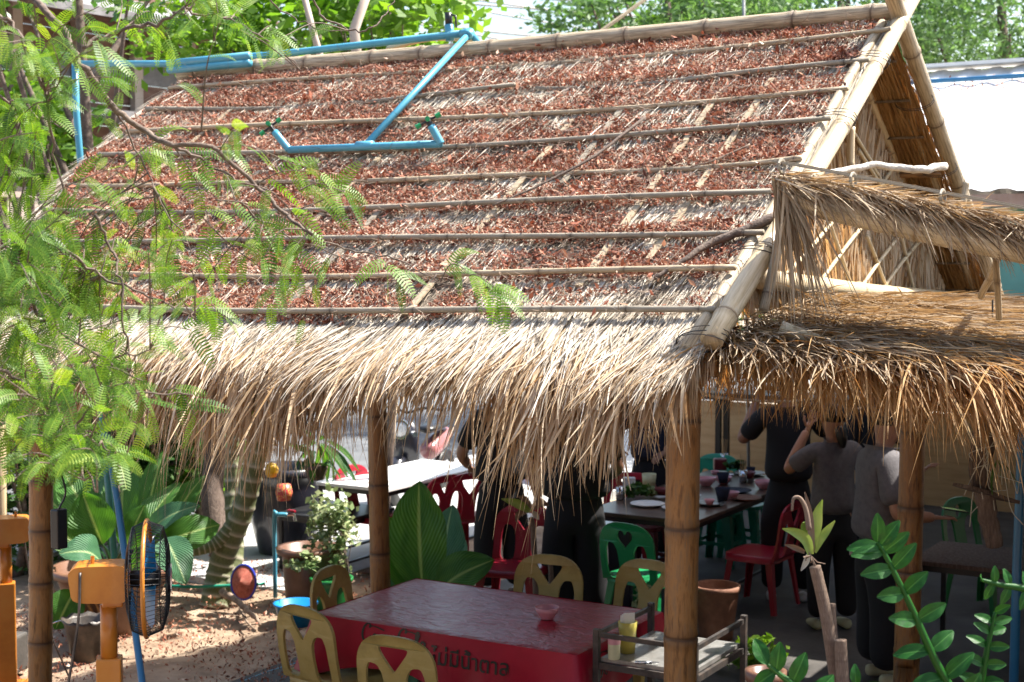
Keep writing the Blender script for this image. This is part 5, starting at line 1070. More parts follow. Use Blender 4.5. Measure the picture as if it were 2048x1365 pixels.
def person(label, loc, rz, H, arms, shirt, trousers, skinm='skin', head=(0, 0), hair='short', shoes='white', lean=0.0, female=False, fingers=(False, False), hip=0.0, cap=False, feet=None, bulk=1.0):
    """local frame: +Y is where the person faces, x to their right. arms: ((elbow, wrist), (elbow, wrist)) left, right as (x,y,z) in units of H"""
    t = thing('person', label, 'person', loc, rz); k = H/1.7; V = lambda x, y, z: np.array((x*k, y*k+lean*(z-.9)*(z > .9), z*k))
    sw = .175 if female else .20; hw = .095
    hy, hx = head
    B = [V(0, 0, .93), V(0, 0, 1.12), V(0, -.005, 1.30), V(0, -.01, 1.40), V(0, 0, 1.47), V(hx*.3, .02+hy*.3, 1.545), V(hx*.7, .035+hy, 1.61), V(hx*.7, .03+hy, 1.665)]
    E_ = [(i, i+1) for i in range(7)]; Rr = [(.11, .09), (.10, .08), (.11, .08), (.06, .06), (.048, .05), (.08, .095), (.09, .105), (.065, .08)]
    Rr = [(a*k, b*k) for a, b in Rr]
    for s, (el, wr) in zip((-1, 1), arms):
        n0 = len(B); B += [V(s*sw*.85, -.01, 1.39), V(*el), V(*(np.array(el)*.5+np.array(wr)*.5)), V(*wr)]; E_ += [(3, n0), (n0, n0+1), (n0+1, n0+2), (n0+2, n0+3)]; Rr += [.045*k, .048*k, .043*k, .031*k]
    for s in (-1, 1):
        f = feet or 0; n0 = len(B); B += [V(s*hw, 0, .88), V(s*(hw+.01), .015, .50), V(s*(hw+.02), -.01, .10)]; E_ += [(0, n0), (n0, n0+1), (n0+1, n0+2)]; Rr += [.085*k, .055*k, .038*k]
    body = skin('body', B, E_, Rr, skinm, t)
    # shirt
    S = [V(0, 0, .86), V(0, 0, 1.02), V(0, 0, 1.2), V(0, -.01, 1.35), V(0, -.005, 1.46)]; SE = [(0, 1), (1, 2), (2, 3), (3, 4)]; SR = [(.205*k, .16*k), (.185*k, .14*k), (.20*k, .14*k), (.17*k, .125*k), (.085*k, .085*k)]
    for s, (el, wr) in zip((-1, 1), arms):
        n0 = len(S); sh_ = V(s*sw*.85, -.01, 1.385); e = V(*el); S += [sh_, sh_+(e-sh_)*.5, sh_+(e-sh_)*.86]; SE += [(3, n0), (n0, n0+1), (n0+1, n0+2)]; SR += [.092*k, .082*k, .08*k]
    SR = [tuple(np.array(q)*bulk) if np.ndim(q) else q*(1+(bulk-1)*.6) for q in SR]
    skin('shirt', S, SE, SR, shirt, t)
    T = [V(0, 0, 1.04), V(0, 0, .90)]; TE = [(0, 1)]; TR = [(.15*k, .115*k), (.19*k, .145*k)]
    for s in (-1, 1): n0 = len(T); T += [V(s*hw, 0, .74), V(s*(hw+.015), .015, .48), V(s*(hw+.02), -.01, .09)]; TE += [(1, n0), (n0, n0+1), (n0+1, n0+2)]; TR += [.125*k, .095*k, .08*k]
    TR = [tuple(np.array(q)*bulk) if np.ndim(q) else q*bulk for q in TR]
    skin('trousers', T, TE, TR, trousers, t)
    for s in (-1, 1):
        b = V(s*(hw+.02), -.03, .045); skin('shoe', [b+np.array((0, -.02, .0)), b+np.array((0, .08, -.005)), b+np.array((0, .19, -.015))], [(0, 1), (1, 2)], [(.038, .042), (.042, .036), (.034, .022)], shoes, t)
    # hands
    for s, (el, wr), fg in zip((-1, 1), arms, fingers):
        w_ = V(*wr); e = V(*el); d = unit(w_-e); up = np.array((0, 0, 1.)) if abs(d[2]) < .8 else np.array((0, 1., 0)); sd_ = unit(np.cross(d, up)); nn = np.cross(sd_, d)
        P = [w_-d*.02, w_+d*.05, w_+d*.085]; EE = [(0, 1), (1, 2)]; RR = [(.024, .018), (.036, .014), (.034, .012)]
        for q in range(4):
            n0 = len(P); o = (q-1.5)*.019; L_ = (.068, .078, .072, .056)[q]; b0 = w_+d*.088+sd_*o; P += [b0, b0+d*L_*.5+nn*.006+sd_*o*.12, b0+d*L_+nn*(-.012)+sd_*o*.2]; EE += [(2, n0), (n0, n0+1), (n0+1, n0+2)]; RR += [.009, .0082, .0068]
        n0 = len(P); b0 = w_+d*.03-sd_*.026*s; P += [b0, b0-sd_*.028*s+d*.025, b0-sd_*.036*s+d*.055]; EE += [(1, n0), (n0, n0+1), (n0+1, n0+2)]; RR += [.012, .0095, .0078]
        skin('hand', P, EE, RR, skinm, t, sub=1)
    # hair and face
    hc = V(hx*.7, .025+hy, 1.635)
    mb = MB(); g = np.linspace(0, math.pi, 10); 
    prof = [(.094*math.sin(a), .105*math.cos(a)) for a in g]; n_ = 18; vv = []
    for r_, z in prof:
        for a in np.arange(n_)/n_*TAU:
            x, y = r_*math.cos(a), r_*math.sin(a)*1.12-.012; zz = z+.012
            if y > .02 and zz < .045: y = .02; zz = max(zz, -.03)+.0
            if zz < -.055: zz = -.055
            vv.append(hc+np.array((x*1.02, y, zz))*k)
    mb.add(vv, [(i*n_+j, i*n_+(j+1) % n_, (i+1)*n_+(j+1) % n_, (i+1)*n_+j) for i in range(9) for j in range(n_)]); part('hair', mb, 'hair' if not cap else 'navycloth', t, smooth=True, local=True)
    if hair == 'bun': skin('bun', [hc+np.array((0, -.10, -.06)), hc+np.array((.02, -.12, -.14)), hc+np.array((.03, -.11, -.22))], [(0, 1), (1, 2)], [.035, .045, .02], 'hair', t, 1)
    if hair == 'glasses':
        mb = MB(); 
        for s in (-1, 1): mb.tube([hc+np.array((s*.035+.026*math.cos(a), .095, -.02+.02*math.sin(a))) for a in np.linspace(0, TAU, 12)], .0025, 5)
        part('glasses', mb, 'black', t, local=True, kind='stuff')
    for s in (-1, 1):
        mb = MB(); mb.lathe([(.001, .007), (.007, .004), (.009, 0), (.004, -.006), (.001, -.007)], hc+np.array((s*.032, .098, -.018))*k, 8); part('eye', mb, 'black', t, local=True)
        mb = MB(); mb.lathe([(.001, .03), (.012, .02), (.014, 0), (.01, -.02), (.001, -.028)], hc+np.array((s*.088, -.005, -.03))*k, 8); part('ear', mb, skinm, t, local=True, smooth=True)
    mb = MB(); mb.add([hc+np.array(q)*k for q in ((0, .100, .0), (-.014, .098, -.045), (.014, .098, -.045), (0, .126, -.042))], [(0, 1, 3), (0, 3, 2), (1, 2, 3)]); part('nose', mb, skinm, t, local=True)
    mb = MB(); mb.box(hc+np.array((0, .100, -.068))*k, (.045, .01, .008)); part('mouth', mb, 'dkred', t, local=True)
    return t
def phone_in(t, p, rz, label, tilt=0.0):
    P = t.matrix_world@Vector(p) if False else Vector(t.location)+Euler((0, 0, t.rotation_euler.z)).to_matrix()@Vector(p)
    mb = MB(); mb.box((0, 0, 0), (.075, .009, .15), rot=Euler((tilt, 0, 0)).to_matrix()); o = part('phone', mb, 'screen', None, bevel=.003); o.location = P; o.rotation_euler = (0, 0, rz); o['label'] = label; o['category'] = 'phone'
def stand(px, d): p = W(px, 900, d); return (float(p[0]), float(p[1]), FLZ)
AW = YAW
person('person in black shirt and trousers standing with back turned beside the white table', stand(1003, 10.9), AW+.25, 1.70, (((-.30, .05, 1.10), (-.20, .22, .98)), ((.30, .02, 1.10), (.26, .2, .95))), 'blackcloth', 'blackcloth', shoes='black', bulk=1.2)
person('broad person in black standing in front of the dish table left of the green chair', stand(1150, 10.1), AW-.1, 1.72, (((-.30, .0, 1.10), (-.26, .12, .86)), ((.30, .02, 1.10), (.22, .24, 1.0))), 'blackcloth', 'blackcloth', shoes='black', bulk=1.45)
person('person in dark navy top standing far back left of the front post', stand(1300, 12.2), AW+math.pi-.4, 1.66, (((-.28, .05, 1.10), (-.20, .22, 1.0)), ((.28, .05, 1.10), (.2, .22, 1.0))), 'navycloth', 'blackcloth', shoes='black')
t4 = person('tall person in black with white shoes holding a phone up with both arms', stand(1578, 10.8), AW-.15, 1.74, (((-.34, .10, 1.16), (-.22, .26, 1.47)), ((.30, .16, 1.20), (.10, .30, 1.47))), 'blackcloth', 'blackcloth')
phone_in(t4, (-.02, .36, 1.60), t4.rotation_euler.z, 'dark phone held up by the tall person in black', 0)
t5 = person('person in grey shirt with tied black hair taking a picture with raised arms', stand(1668, 10.0), AW+.15, 1.55, (((-.33, .10, 1.20), (-.14, .20, 1.50)), ((.28, .16, 1.22), (.10, .24, 1.48))), 'greycloth', 'darkcloth', 'skin_fair', hair='bun', female=True, shoes='cream')
phone_in(t5, (-.02, .30, 1.46), t5.rotation_euler.z, 'dark phone held up by the person with tied hair', 0)
t6 = person('person in grey shirt looking at a phone behind the right bamboo post', stand(1766, 8.75), -math.pi/2+YAW+.12, 1.68, (((-.30, .06, 1.12), (-.20, .28, 1.25)), ((.29, -.02, 1.08), (.20, .25, 1.05))), 'greycloth', 'darkcloth', 'skin_fair', shoes='cream', head=(.02, 0), bulk=1.32)
phone_in(t6, (.17, .38, 1.075), t6.rotation_euler.z, 'pale phone lying in the hand of the person behind the right post', 1.4)
person('person with glasses and dark cap standing behind the person with the phone', stand(1748, 11.6), AW+math.pi+.1, 1.60, (((-.26, .05, 1.10), (-.2, .2, 1.0)), ((.26, .05, 1.10), (.2, .2, 1.0))), 'darkcloth', 'darkcloth', hair='glasses', cap=True, shoes='black')
p = W(1715, 1100, 8.9); mb = MB(); mb.box(tuple(p), (.10, .004, .06), .6, None); solo('paper_slip', mb, 'white', 'white paper slip sticking out at the waist of the grey shirt', 'paper')

# ------------------------------------------------------------------ scooter and the pink one
def scooter(label, loc, rz, body, panel):
    t = thing('scooter', label, 'scooter', loc, rz)
    for x in (-.60, .62):
        mb = MB(); mb.lathe([(.13, -.045), (.22, -.045), (.25, -.02), (.25, .02), (.22, .045), (.13, .045)], (x, 0, .25), 22, axis=(0, 1, 0)); wh = part('wheel', mb, 'black', t, local=True, smooth=True)
        mb = MB(); mb.lathe([(.001, -.02), (.14, -.03), (.14, .03), (.001, .02)], (x, 0, .25), 16, axis=(0, 1, 0)); part('rim', mb, 'chrome', wh, local=True)
    skin('leg_shield', [(.42, 0, .95), (.50, 0, .78), (.50, 0, .55), (.36, 0, .33), (-.05, 0, .30)], [(0, 1), (1, 2), (2, 3), (3, 4)], [(.10, .07), (.20, .09), (.19, .08), (.16, .06), (.15, .05)], body, t)
    skin('rear_body', [(-.08, 0, .50), (-.35, 0, .58), (-.72, 0, .68)], [(0, 1), (1, 2)], [(.11, .10), (.13, .13), (.08, .08)], panel, t)
    skin('seat', [(-.02, 0, .76), (-.35, 0, .78), (-.65, 0, .82)], [(0, 1), (1, 2)], [(.10, .05), (.14, .055), (.11, .045)], 'black', t)
    skin('front_fender', [(.48, 0, .52), (.68, 0, .53), (.84, 0, .40)], [(0, 1), (1, 2)], [(.06, .05), (.09, .05), (.06, .03)], body, t)
    mb = MB(); mb.tube([(.45, 0, .92), (.58, 0, .55), (.62, 0, .25)], .028, 8); part('fork', mb, 'steel', t, local=True)
    mb = MB(); mb.tube(catmull([(.24, -.36, 1.02), (.36, -.18, 1.05), (.40, 0, 1.0), (.36, .18, 1.05), (.24, .36, 1.02)], 4), .016, 8); part('handlebar', mb, 'black', t, local=True)
    mb = MB(); mb.lathe([(.001, .06), (.05, .055), (.085, .03), (.10, 0), (.09, -.03)], (.55, 0, .84), 22, axis=(1, 0, .1)); hl = part('headlight', mb, 'white', t, local=True, smooth=True)
    mb = MB(); mb.lathe([(.086, .035), (.105, .035), (.105, .0), (.09, .0)], (.555, 0, .84), 22, axis=(1, 0, .1)); part('trim_ring', mb, 'chrome', hl, local=True)
    for s in (-1, 1):
        mb = MB(); mb.tube([(.55, s*.13, .80), (.60, s*.18, .80)], .03, 10); part('indicator', mb, 'chrome', t, local=True)
        mb = MB(); mb.tube([(.36, s*.2, 1.05), (.32, s*.30, 1.22)], .008, 6); mb.lathe([(.001, -.01), (.06, 0), (.001, .012)], (.31, s*.31, 1.25), 14, axis=(1, 0, 0)); part('mirror', mb, 'black', t, local=True, kind='stuff')
    return t
p = W(845, 850, 15.7); scooter('dark scooter with round headlight parked on the road facing the hut', (p[0], p[1], -.04), -math.pi/2+YAW-.35, 'darkpaint', 'roseplate')
p = W(1050, 850, 17); scooter('pink scooter behind the person in black at the white table', (p[0], p[1], -.04), -math.pi/2+YAW+.6, 'hotpink', 'hotpink')
# ------------------------------------------------------------------ fans
def fan(label, loc, rz, hz, cage_r, ghost=False):
    t = thing('pedestal_fan', label, 'fan', loc, rz)      # blows toward local +X
    mb = MB(); mb.box((0, 0, .02), (.36, .36, .04)); part('base_plate', mb, 'orange', t, local=True, bevel=.01)
    mb = MB(); mb.box((0, 0, .04+(hz-.36)/2), (.10, .085, hz-.36)); part('column', mb, 'orange', t, local=True, bevel=.006)
    mb = MB(); mb.tube([(0, 0, hz-.33), (0, 0, hz-.10)], .034, 16); part('pole', mb, 'orange', t, local=True, smooth=True)
    mb = MB(); mb.box((.02, 0, hz-.085), (.085, .07, .05)); part('tilt_bracket', mb, 'orange', t, local=True, bevel=.008)
    mb = MB(); prof = rnd_poly([(-.135, -.075), (.085, -.085), (.085, .07), (-.12, .07), (-.15, .045)], .2, 3); mb.poly(prof, [], .15, lambda u, v, q: (u, q-.075, hz+v)); part('motor_housing', mb, 'orange', t, local=True, bevel=.012)
    mb = MB(); mb.tube([(-.06, 0, hz+.07), (-.06, 0, hz+.10)], .008, 8); part('knob', mb, 'orange', t, local=True)
    c = .155; R_ = cage_r
    for nm, sx, dp in (('rear_cage', -1, .075), ('front_cage', 1, .085)):
        mb = MB()
        for a in np.arange(64)/64*TAU:
            P = [(c+sx*dp, .05*math.cos(a), hz+.05*math.sin(a)), (c+sx*dp, R_*.6*math.cos(a), hz+R_*.6*math.sin(a)), (c+sx*dp*.75, R_*.9*math.cos(a), hz+R_*.9*math.sin(a)), (c+.002*sx, R_*math.cos(a), hz+R_*math.sin(a))]; mb.tube(P, .0016, 4)
        for rr, o in ((.6, 1), (.9, .75), (.3, 1)): mb.tube([(c+sx*dp*o, R_*rr*math.cos(a), hz+R_*rr*math.sin(a)) for a in np.linspace(0, TAU, 36)], .0022, 4)
        part(nm, mb, 'black', t, local=True, kind='stuff')
    mb = MB(); mb.tube([(c, R_*1.01*math.cos(a), hz+R_*1.01*math.sin(a)) for a in np.linspace(0, TAU, 48)], .009, 8); part('rim_band', mb, 'orange', t, local=True, smooth=True)
    mb = MB(); mb.tube([(.09, 0, hz), (.21, 0, hz)], .035, 14); h = part('hub', mb, 'black', t, local=True, smooth=True)
    for k in range(3):
        a0 = k*TAU/3+.4; mb = MB(); V = []
        for i in range(5):
            for j in range(4):
                r_ = .03+(R_*.86-.03)*i/4; a = a0+(j/3-.5)*1.5*(1-.25*i/4); V.append((c+.012-.05*(j/3-.5), r_*math.cos(a), hz+r_*math.sin(a)))
        mb.add(V, [(i*4+j, i*4+j+1, (i+1)*4+j+1, (i+1)*4+j) for i in range(4) for j in range(3)]); part('fan_blade', mb, 'tubblue', h, local=True, smooth=True)
    mb = MB(); mb.lathe([(.001, .0), (.06, .0), (.06, .012), (.001, .012)], (c+.085, 0, hz), 20, axis=(1, 0, 0)); part('centre_badge', mb, 'screen', t, local=True)
    mb = MB(); mb.tube(catmull([(-.10, -.08, hz+.05), (-.11, -.09, hz-.15), (-.16, -.10, hz-.45), (-.25, -.1, .3), (-.35, -.12, .03)], 6), .006, 6); part('power_cord', mb, 'steel', t, local=True, smooth=True)
    return t
p = W(216, 1160, 5.95); fan('orange pedestal fan with black wire cage seen almost edge on', (p[0], p[1], 0), YAW+.17, float(p[2]), .235)
p = W(22, 1060, 8.6); fan('orange pedestal fan standing behind the left bamboo post', (p[0]-.05, p[1], 0), YAW+math.pi+.3, float(p[2]), .22)
mb = MB(); p = G(8, 1345); mb.box((p[0], p[1], .12), (.22, .22, .24), .3); solo('concrete_block', mb, 'concrete', 'small concrete block at the foot of the far left pole', 'block', bevel=.015)
mb = MB(); mb.tube([(*G(4, 1330)[:2], 0), tuple(W(2, 1000, 9.2)), tuple(W(0, 700, 9.2))], .034, 10); solo('thin_post', mb, 'bamboo_pale', 'pale sunlit pole at the far left edge standing on the concrete block', 'post', smooth=True)
# black socket box on the left post with its cable
p = W(118, 1058, 6.75); t = thing('socket_box', 'black socket box hanging beside the left bamboo post', 'box', tuple(p-np.array((0, 0, .09))))
mb = MB(); mb.box(tuple(p), (.05, .06, .185)); part('housing', mb, 'black', t, bevel=.006); mb = MB(); mb.tube(catmull([p+np.array((0, 0, .09)), W(131, 985, 6.75), W(118, 940, 6.7), W(100, 930, 6.68)], 5), .005, 6); part('cable', mb, 'black', t)

# ------------------------------------------------------------------ large leaves
def bigleaf(name, base, tip, wd, m, parent, droop=.15, fold=.25, twist=0.0, nu=6, nv=12, shape=1.0, nrm=None, local=False, uvoff=0):
    base = np.array(base, float); tip = np.array(tip, float); ax = tip-base; L = np.linalg.norm(ax); ax = ax/L
    up = np.array((0, 0, 1.)) if nrm is None else np.array(nrm, float); sd_ = unit(np.cross(ax, up)+1e-6); nn = np.cross(sd_, ax)
    sd_, nn = sd_*math.cos(twist)+nn*math.sin(twist), nn*math.cos(twist)-sd_*math.sin(twist); V = []; TC = []
    for j in range(nv+1):
        v = j/nv; w_ = wd*.5*(math.sin(math.pi*min(1, v**.86))**.68 if v < 1 else 0)+(.003 if j == nv or j == 0 else 0)
        cpt = base+ax*L*v+nn*(droop*L*(math.sin(v*math.pi)))
        for i in range(-nu, nu+1):
            u = i/nu; V.append(cpt+sd_*u*w_+nn*(abs(u)*fold*w_+.03*wd*math.sin(v*15+u*3+uvoff)*abs(u))); TC.append((u, v, uvoff))
    n = 2*nu+1; mb = MB(); mb.add(V, [(j*n+i, j*n+i+1, (j+1)*n+i+1, (j+1)*n+i) for j in range(nv) for i in range(n-1)], tc=np.array(TC)); return part(name, mb, m, parent, smooth=True, local=local)
def stem(pts, r, m, parent, nm='stem', per=4): 
    mb = MB(); P = catmull(pts, per); mb.tube(P, np.linspace(r, r*.6, len(P)), 7); return part(nm, mb, m, parent, smooth=True)
# planter at the left with broad leaves
PB = G(228, 1262); pl = pot('planter', 'large brown carved clay planter full of broad glossy leaves', (PB[0], PB[1], 0), .24, .40, .46, 'brownjar', .02, 'planter', n=40)
for k in range(10):
    a = -2.4+k*.16; mb = MB(); c_ = np.array((PB[0], PB[1], 0))
    P = [c_+np.array((math.cos(a+.1*math.sin(s*3))*(.262+.13*s+.006), math.sin(a+.1*math.sin(s*3))*(.262+.13*s+.006), .06+.26*s)) for s in np.linspace(0, 1, 7)]; mb.tube(P, [.004, .011, .014, .014, .012, .009, .004], 6); part('relief_stroke', mb, 'bamboo_orange', pl, smooth=True)
bl = thing('broadleaf_plant', 'lush plant with wide glossy leaves growing from the brown planter', 'plant', (PB[0], PB[1], .42))
c_ = np.array((PB[0], PB[1], .42))
for k, (bx_, by_, tx, ty, d0, d1, wd, dr, m) in enumerate(((205, 1130, 118, 1108, 9.7, 9.5, .22, .25, 'bigleaf2'), (330, 1075, 372, 1170, 9.7, 9.5, .20, .15, 'bigleaf2'), (270, 1090, 360, 965, 10.2, 10.6, .22, .05, 'bigleaf'), (205, 1090, 165, 985, 10, 10, .26, .03, 'bigleaf'),
        (245, 1080, 255, 900, 10.5, 10.8, .25, .05, 'bigleaf'), (180, 1120, 60, 1010, 10.1, 10.2, .2, .15, 'bigleaf'), (300, 1095, 440, 1050, 10.4, 10.7, .2, .2, 'bigleaf'), (290, 1080, 400, 1010, 10.3, 10.2, .16, .15, 'bigleaf2'), (200, 1085, 120, 930, 10.6, 10.9, .24, .05, 'bigleaf'),
        (150, 1180, 110, 1260, 9.8, 9.7, .2, .12, 'bigleaf'), (290, 1070, 330, 900, 10.9, 11.2, .24, .05, 'bigleaf'), (215, 1075, 210, 940, 11, 11.4, .24, .05, 'bigleaf2'), (320, 1100, 410, 950, 10.8, 11.2, .18, .1, 'bigleaf'), (250, 1100, 290, 1010, 9.9, 9.9, .17, .08, 'bigleaf'), (180, 1080, 70, 960, 10.9, 11.3, .22, .1, 'bigleaf'), (260, 1150, 320, 1110, 9.6, 9.5, .15, .2, 'bigleaf'))):
    a, b = W(bx_, by_, d0), W(tx, ty, d1); lf = bigleaf('leaf', a, b, wd*1.25, m, bl, dr, .22, rng.uniform(-.5, .5), uvoff=k, nrm=(.3, -.75, .6)); stem([c_, c_*.4+a*.6+np.array((0, 0, .03)), a], .012, 'leaf_dark', bl)
# black bucket
q = G(172, 1318); bk_ = thing('bucket', 'black rubber bucket with crinkled pale rim beside the planter', 'bucket', tuple(q)); mb = MB(); an = np.arange(30)/30*TAU; V = []
for r_, z, wv in ((.001, 0, 0), (.09, 0, 0), (.135, .24, .01), (.150, .27, .05), (.128, .245, .02), (.085, .02, 0), (.001, .02, 0)): V += [(q[0]+r_*math.cos(a)*(1+wv*math.sin(a*7)), q[1]+r_*math.sin(a), q[2]+z*(1+wv*.6*math.sin(a*9))) for a in an]
mb.add(V, [(i*30+j, i*30+(j+1) % 30, (i+1)*30+(j+1) % 30, (i+1)*30+j) for i in range(6) for j in range(30)]); part('bucket_body', mb, 'steel', bk_, smooth=True)
mb = MB(); mb.tube(catmull([q+np.array((-.14, 0, .25)), q+np.array((-.22, -.08, .22)), q+np.array((-.3, -.1, .17))], 4), .004, 5); part('handle', mb, 'chrome', bk_)
# tree with ringed green trunks
TB = np.array((*G(425, 1200)[:2], 0)); rt = thing('ringed_tree', 'slanting green trunks with pale leaf scar rings under the fringe', 'tree', tuple(TB))
def ringed(pts, r0, r1, nm='trunk'):
    P = catmull(pts, 26); n = len(P); ring = np.array([1.0 if i % 6 == 0 else (.3 if i % 6 == 1 else 0) for i in range(n)]); r = np.linspace(r0, r1, n)*(1+.10*ring); mb = MB(); mb.tube(P, r, 12, ring=ring); return part(nm, mb, 'ringbark', rt, smooth=True)
ringed([TB+np.array((0, 0, -.05)), W(445, 1120, 11.1), W(485, 1020, 11.0), W(515, 900, 10.9), W(540, 790, 10.8), W(560, 700, 10.9)], .10, .062)
ringed([TB+np.array((.08, 0, -.05)), W(470, 1110, 11.2), W(465, 1000, 11.3), W(468, 880, 11.4), W(470, 780, 11.4)], .07, .05)
ringed([W(350, 1105, 10.9), W(400, 1098, 10.95), W(440, 1080, 11.0), W(478, 1030, 11.0)], .045, .055, 'bough')
mb = MB(); P = catmull([np.array((*G(412, 1190)[:2], 0))+np.array((0, .25, 0)), W(425, 1000, 11.7), W(430, 900, 11.8), W(420, 700, 11.8)], 5); mb.tube(P, np.linspace(.10, .085, len(P)), 10); part('dark_trunk', mb, 'log', rt, smooth=True)
V, Fq, R, cc = leafmass(W(520, 640, 11), (.9, .8, .35), 500, .28, clumps=20, seed=77, long=3.5); big('crown', V, Fq, 'leaf_mid', rt, R, kind='stuff')
# orchid clump hanging right of it
oc = thing('hanging_orchid', 'hanging orchid with strap leaves above the white table corner', 'plant', tuple(W(640, 960, 10.6)))
oc0 = W(635, 900, 10.6)
for k in range(26):
    a = k*2.4; r_ = .12+.26*rng.random(); e = oc0+np.array((math.cos(a)*r_, math.sin(a)*r_*.6, rng.uniform(-.28, .12))); b = oc0+np.array((math.cos(a)*.05, math.sin(a)*.04, rng.uniform(-.12, .08))); bigleaf('leaf', b, e, .055, 'bigleaf' if k % 3 else 'bigleaf2', oc, .12, .25, rng.uniform(-1, 1), nu=2, nv=6, uvoff=k)
mb = MB(); mb.tube([oc0+np.array((0, 0, .02)), W(632, 700, 10.6)], .004, 5); part('hanging_wire', mb, 'wire', oc)
mb = MB(); mb.lathe([(.001, -.1), (.06, -.09), (.09, 0), (.08, .02), (.001, .01)], W(632, 935, 10.6), 14); part('basket', mb, 'log', oc)
# yellow fruit like ornament and red bead pot
p = W(543, 942, 10.9); mb = MB(); mb.lathe([(.001, -.055), (.035, -.045), (.055, 0), (.04, .045), (.012, .058), (.001, .06)], tuple(p), 16); solo('yellow_ornament', mb, plain('mango_yellow', (.75, .42, .02), .4), 'small yellow fruit shaped ornament hanging beside the ringed trunk', 'ornament', smooth=True)
p = W(568, 985, 10.9); mb = MB(); mb.lathe([(.001, -.06), (.05, -.06), (.065, 0), (.05, .06), (.001, .06)], tuple(p), 16); solo('red_pot', mb, mat('red_speckled', [(.45, .03, .05), (.55, .05, .06), (.7, .5, .1)], 90, .4, contrast=2), 'small red speckled pot below the yellow ornament', 'pot', smooth=True)
q = G(560, 1120, .0); pot('black_jar', 'tall black water jar in the shade behind the tap', (q[0]-.1, q[1]+.2, 0), .22, .30, .78, 'darkpaint', .03, 'jar', belly=.05)
tp = thing('water_tap', 'blue standpipe with red handled tap over the brown tub', 'tap', (*G(549, 1190)[:2], 0)); q = W(549, 1030, 11.1)
mb = MB(); mb.tube(catmull([(q[0], q[1], 0), (q[0], q[1], q[2]-.03), (q[0]+.02, q[1]+.01, q[2]), tuple(q+_R*.10)], 5), .017, 9); part('riser', mb, 'pvc', tp, smooth=True)
mb = MB(); mb.tube([q+_R*.10, q+_R*.15, q+_R*.16+np.array((0, 0, -.05))], .012, 8); tb = part('spout', mb, 'chrome', tp); mb = MB(); mb.box(tuple(q+_R*.13+np.array((0, 0, .03))), (.07, .02, .015)); part('handle', mb, 'red', tb)
q = G(592, 1215); pot('wide_pot', 'wide dark clay pot with reddish rim under the tap', (q[0], q[1]+.15, 0), .17, .20, .43, 'brownjar', .035, 'pot')
# variegated shrub
q = G(655, 1215); vp = tree('variegated_shrub', 'upright variegated cream and green shrub left of the middle post', (q[0], q[1]+.05, .05), tuple(W(665, 1075, 10.9)), (.17, .15, .38), 900, .055, 'leaf_var', 61, .012, cat='shrub', clumps=46, nb=14, long=1.4)
V, Fq, R, cc = leafmass(W(610, 1125, 10.7), (.14, .1, .07), 180, .05, clumps=12, seed=62, long=1.4); big('low_leaves', V, Fq, 'leaf_var', vp, R, kind='stuff')
q = G(655, 1225); pot('shrub_pot', 'green glazed pot holding the variegated shrub', (q[0], q[1]+.05, 0), .12, .15, .25, 'dkgreen', .01)
# landing net, blue tub, sticks
q = W(487, 1165, 10.9); t = thing('landing_net', 'orange mesh net with blue round rim leaning on the ringed trunk', 'net', tuple(q)); mb = MB(); nx_ = unit(_R*.85+_Fh*-.3); up_ = unit(np.array((0, 0, 1.))*.95+_Fh*.3)
mb.tube([q+nx_*.105*math.cos(a)+up_*.13*math.sin(a) for a in np.linspace(0, TAU, 30)], .008, 6); part('rim', mb, 'netblue', t); mb = MB(); V = [q+np.cross(nx_, up_)*.06]+[q+nx_*.102*math.cos(a)+up_*.126*math.sin(a) for a in np.arange(24)/24*TAU]
mb.add(V, [(0, 1+i, 1+(i+1) % 24) for i in range(24)]); part('mesh', mb, 'netred', t)
q = G(592, 1250); t = thing('blue_tub', 'bright blue plastic tub on the soil behind the yellow chair', 'tub', tuple(q)); mb = MB(); mb.lathe([(.001, 0), (.11, 0), (.15, .15), (.16, .15), (.16, .16), (.14, .16), (.10, .012), (.001, .012)], tuple(q), 30); part('tub_body', mb, 'tubblue', t, smooth=True)
twigthing('fallen_branch', [G(445, 1185, .1), G(470, 1200, .1), G(500, 1225, .08), G(520, 1250, .03)], (.03, .012), 'twig', 'grey driftwood piece at the foot of the ringed trunk')
twigthing('fallen_branch', [G(480, 1218, .02), G(495, 1245, .05), G(512, 1262, .02)], (.01, .006), 'twig', 'thin bare stick on the soil near the driftwood')
# broad leaf plant between chair and table
LP = G(850, 1225); LP = np.array((LP[0], LP[1]+.1, .25)); lp = thing('broadleaf_plant', 'bright green plant with huge upright leaves behind the red table', 'plant', tuple(LP))
for k, (bx_, by_, tx, ty, d0, d1, wd, dr, tw, m) in enumerate(((845, 1180, 838, 962, 9.6, 9.7, .34, .03, .15, 'bigleaf'), (880, 1180, 905, 1010, 9.9, 10.1, .28, .04, .3, 'bigleaf2'), (870, 1190, 988, 1120, 9.5, 9.3, .24, .12, .2, 'bigleaf'), (830, 1190, 778, 1035, 9.9, 10, .24, .06, -.5, 'bigleaf'), (825, 1195, 775, 1120, 10, 10, .17, .1, 0, 'bigleaf2'), (900, 1190, 930, 1080, 10.1, 10.4, .2, .06, .6, 'bigleaf2'))):
    a, b = W(bx_, by_, d0), W(tx, ty, d1); bigleaf('leaf', a, b, wd*1.3, m, lp, dr, .16, tw, uvoff=k+30, nrm=(.25, -.9, .35), nu=8, nv=18); stem([LP, a], .014, 'leaf_dark', lp)
q = G(850, 1240, 0); pot('plant_pot', 'green pot holding the huge upright leaves', (LP[0], LP[1], 0), .14, .19, .28, 'dkgreen', .012)
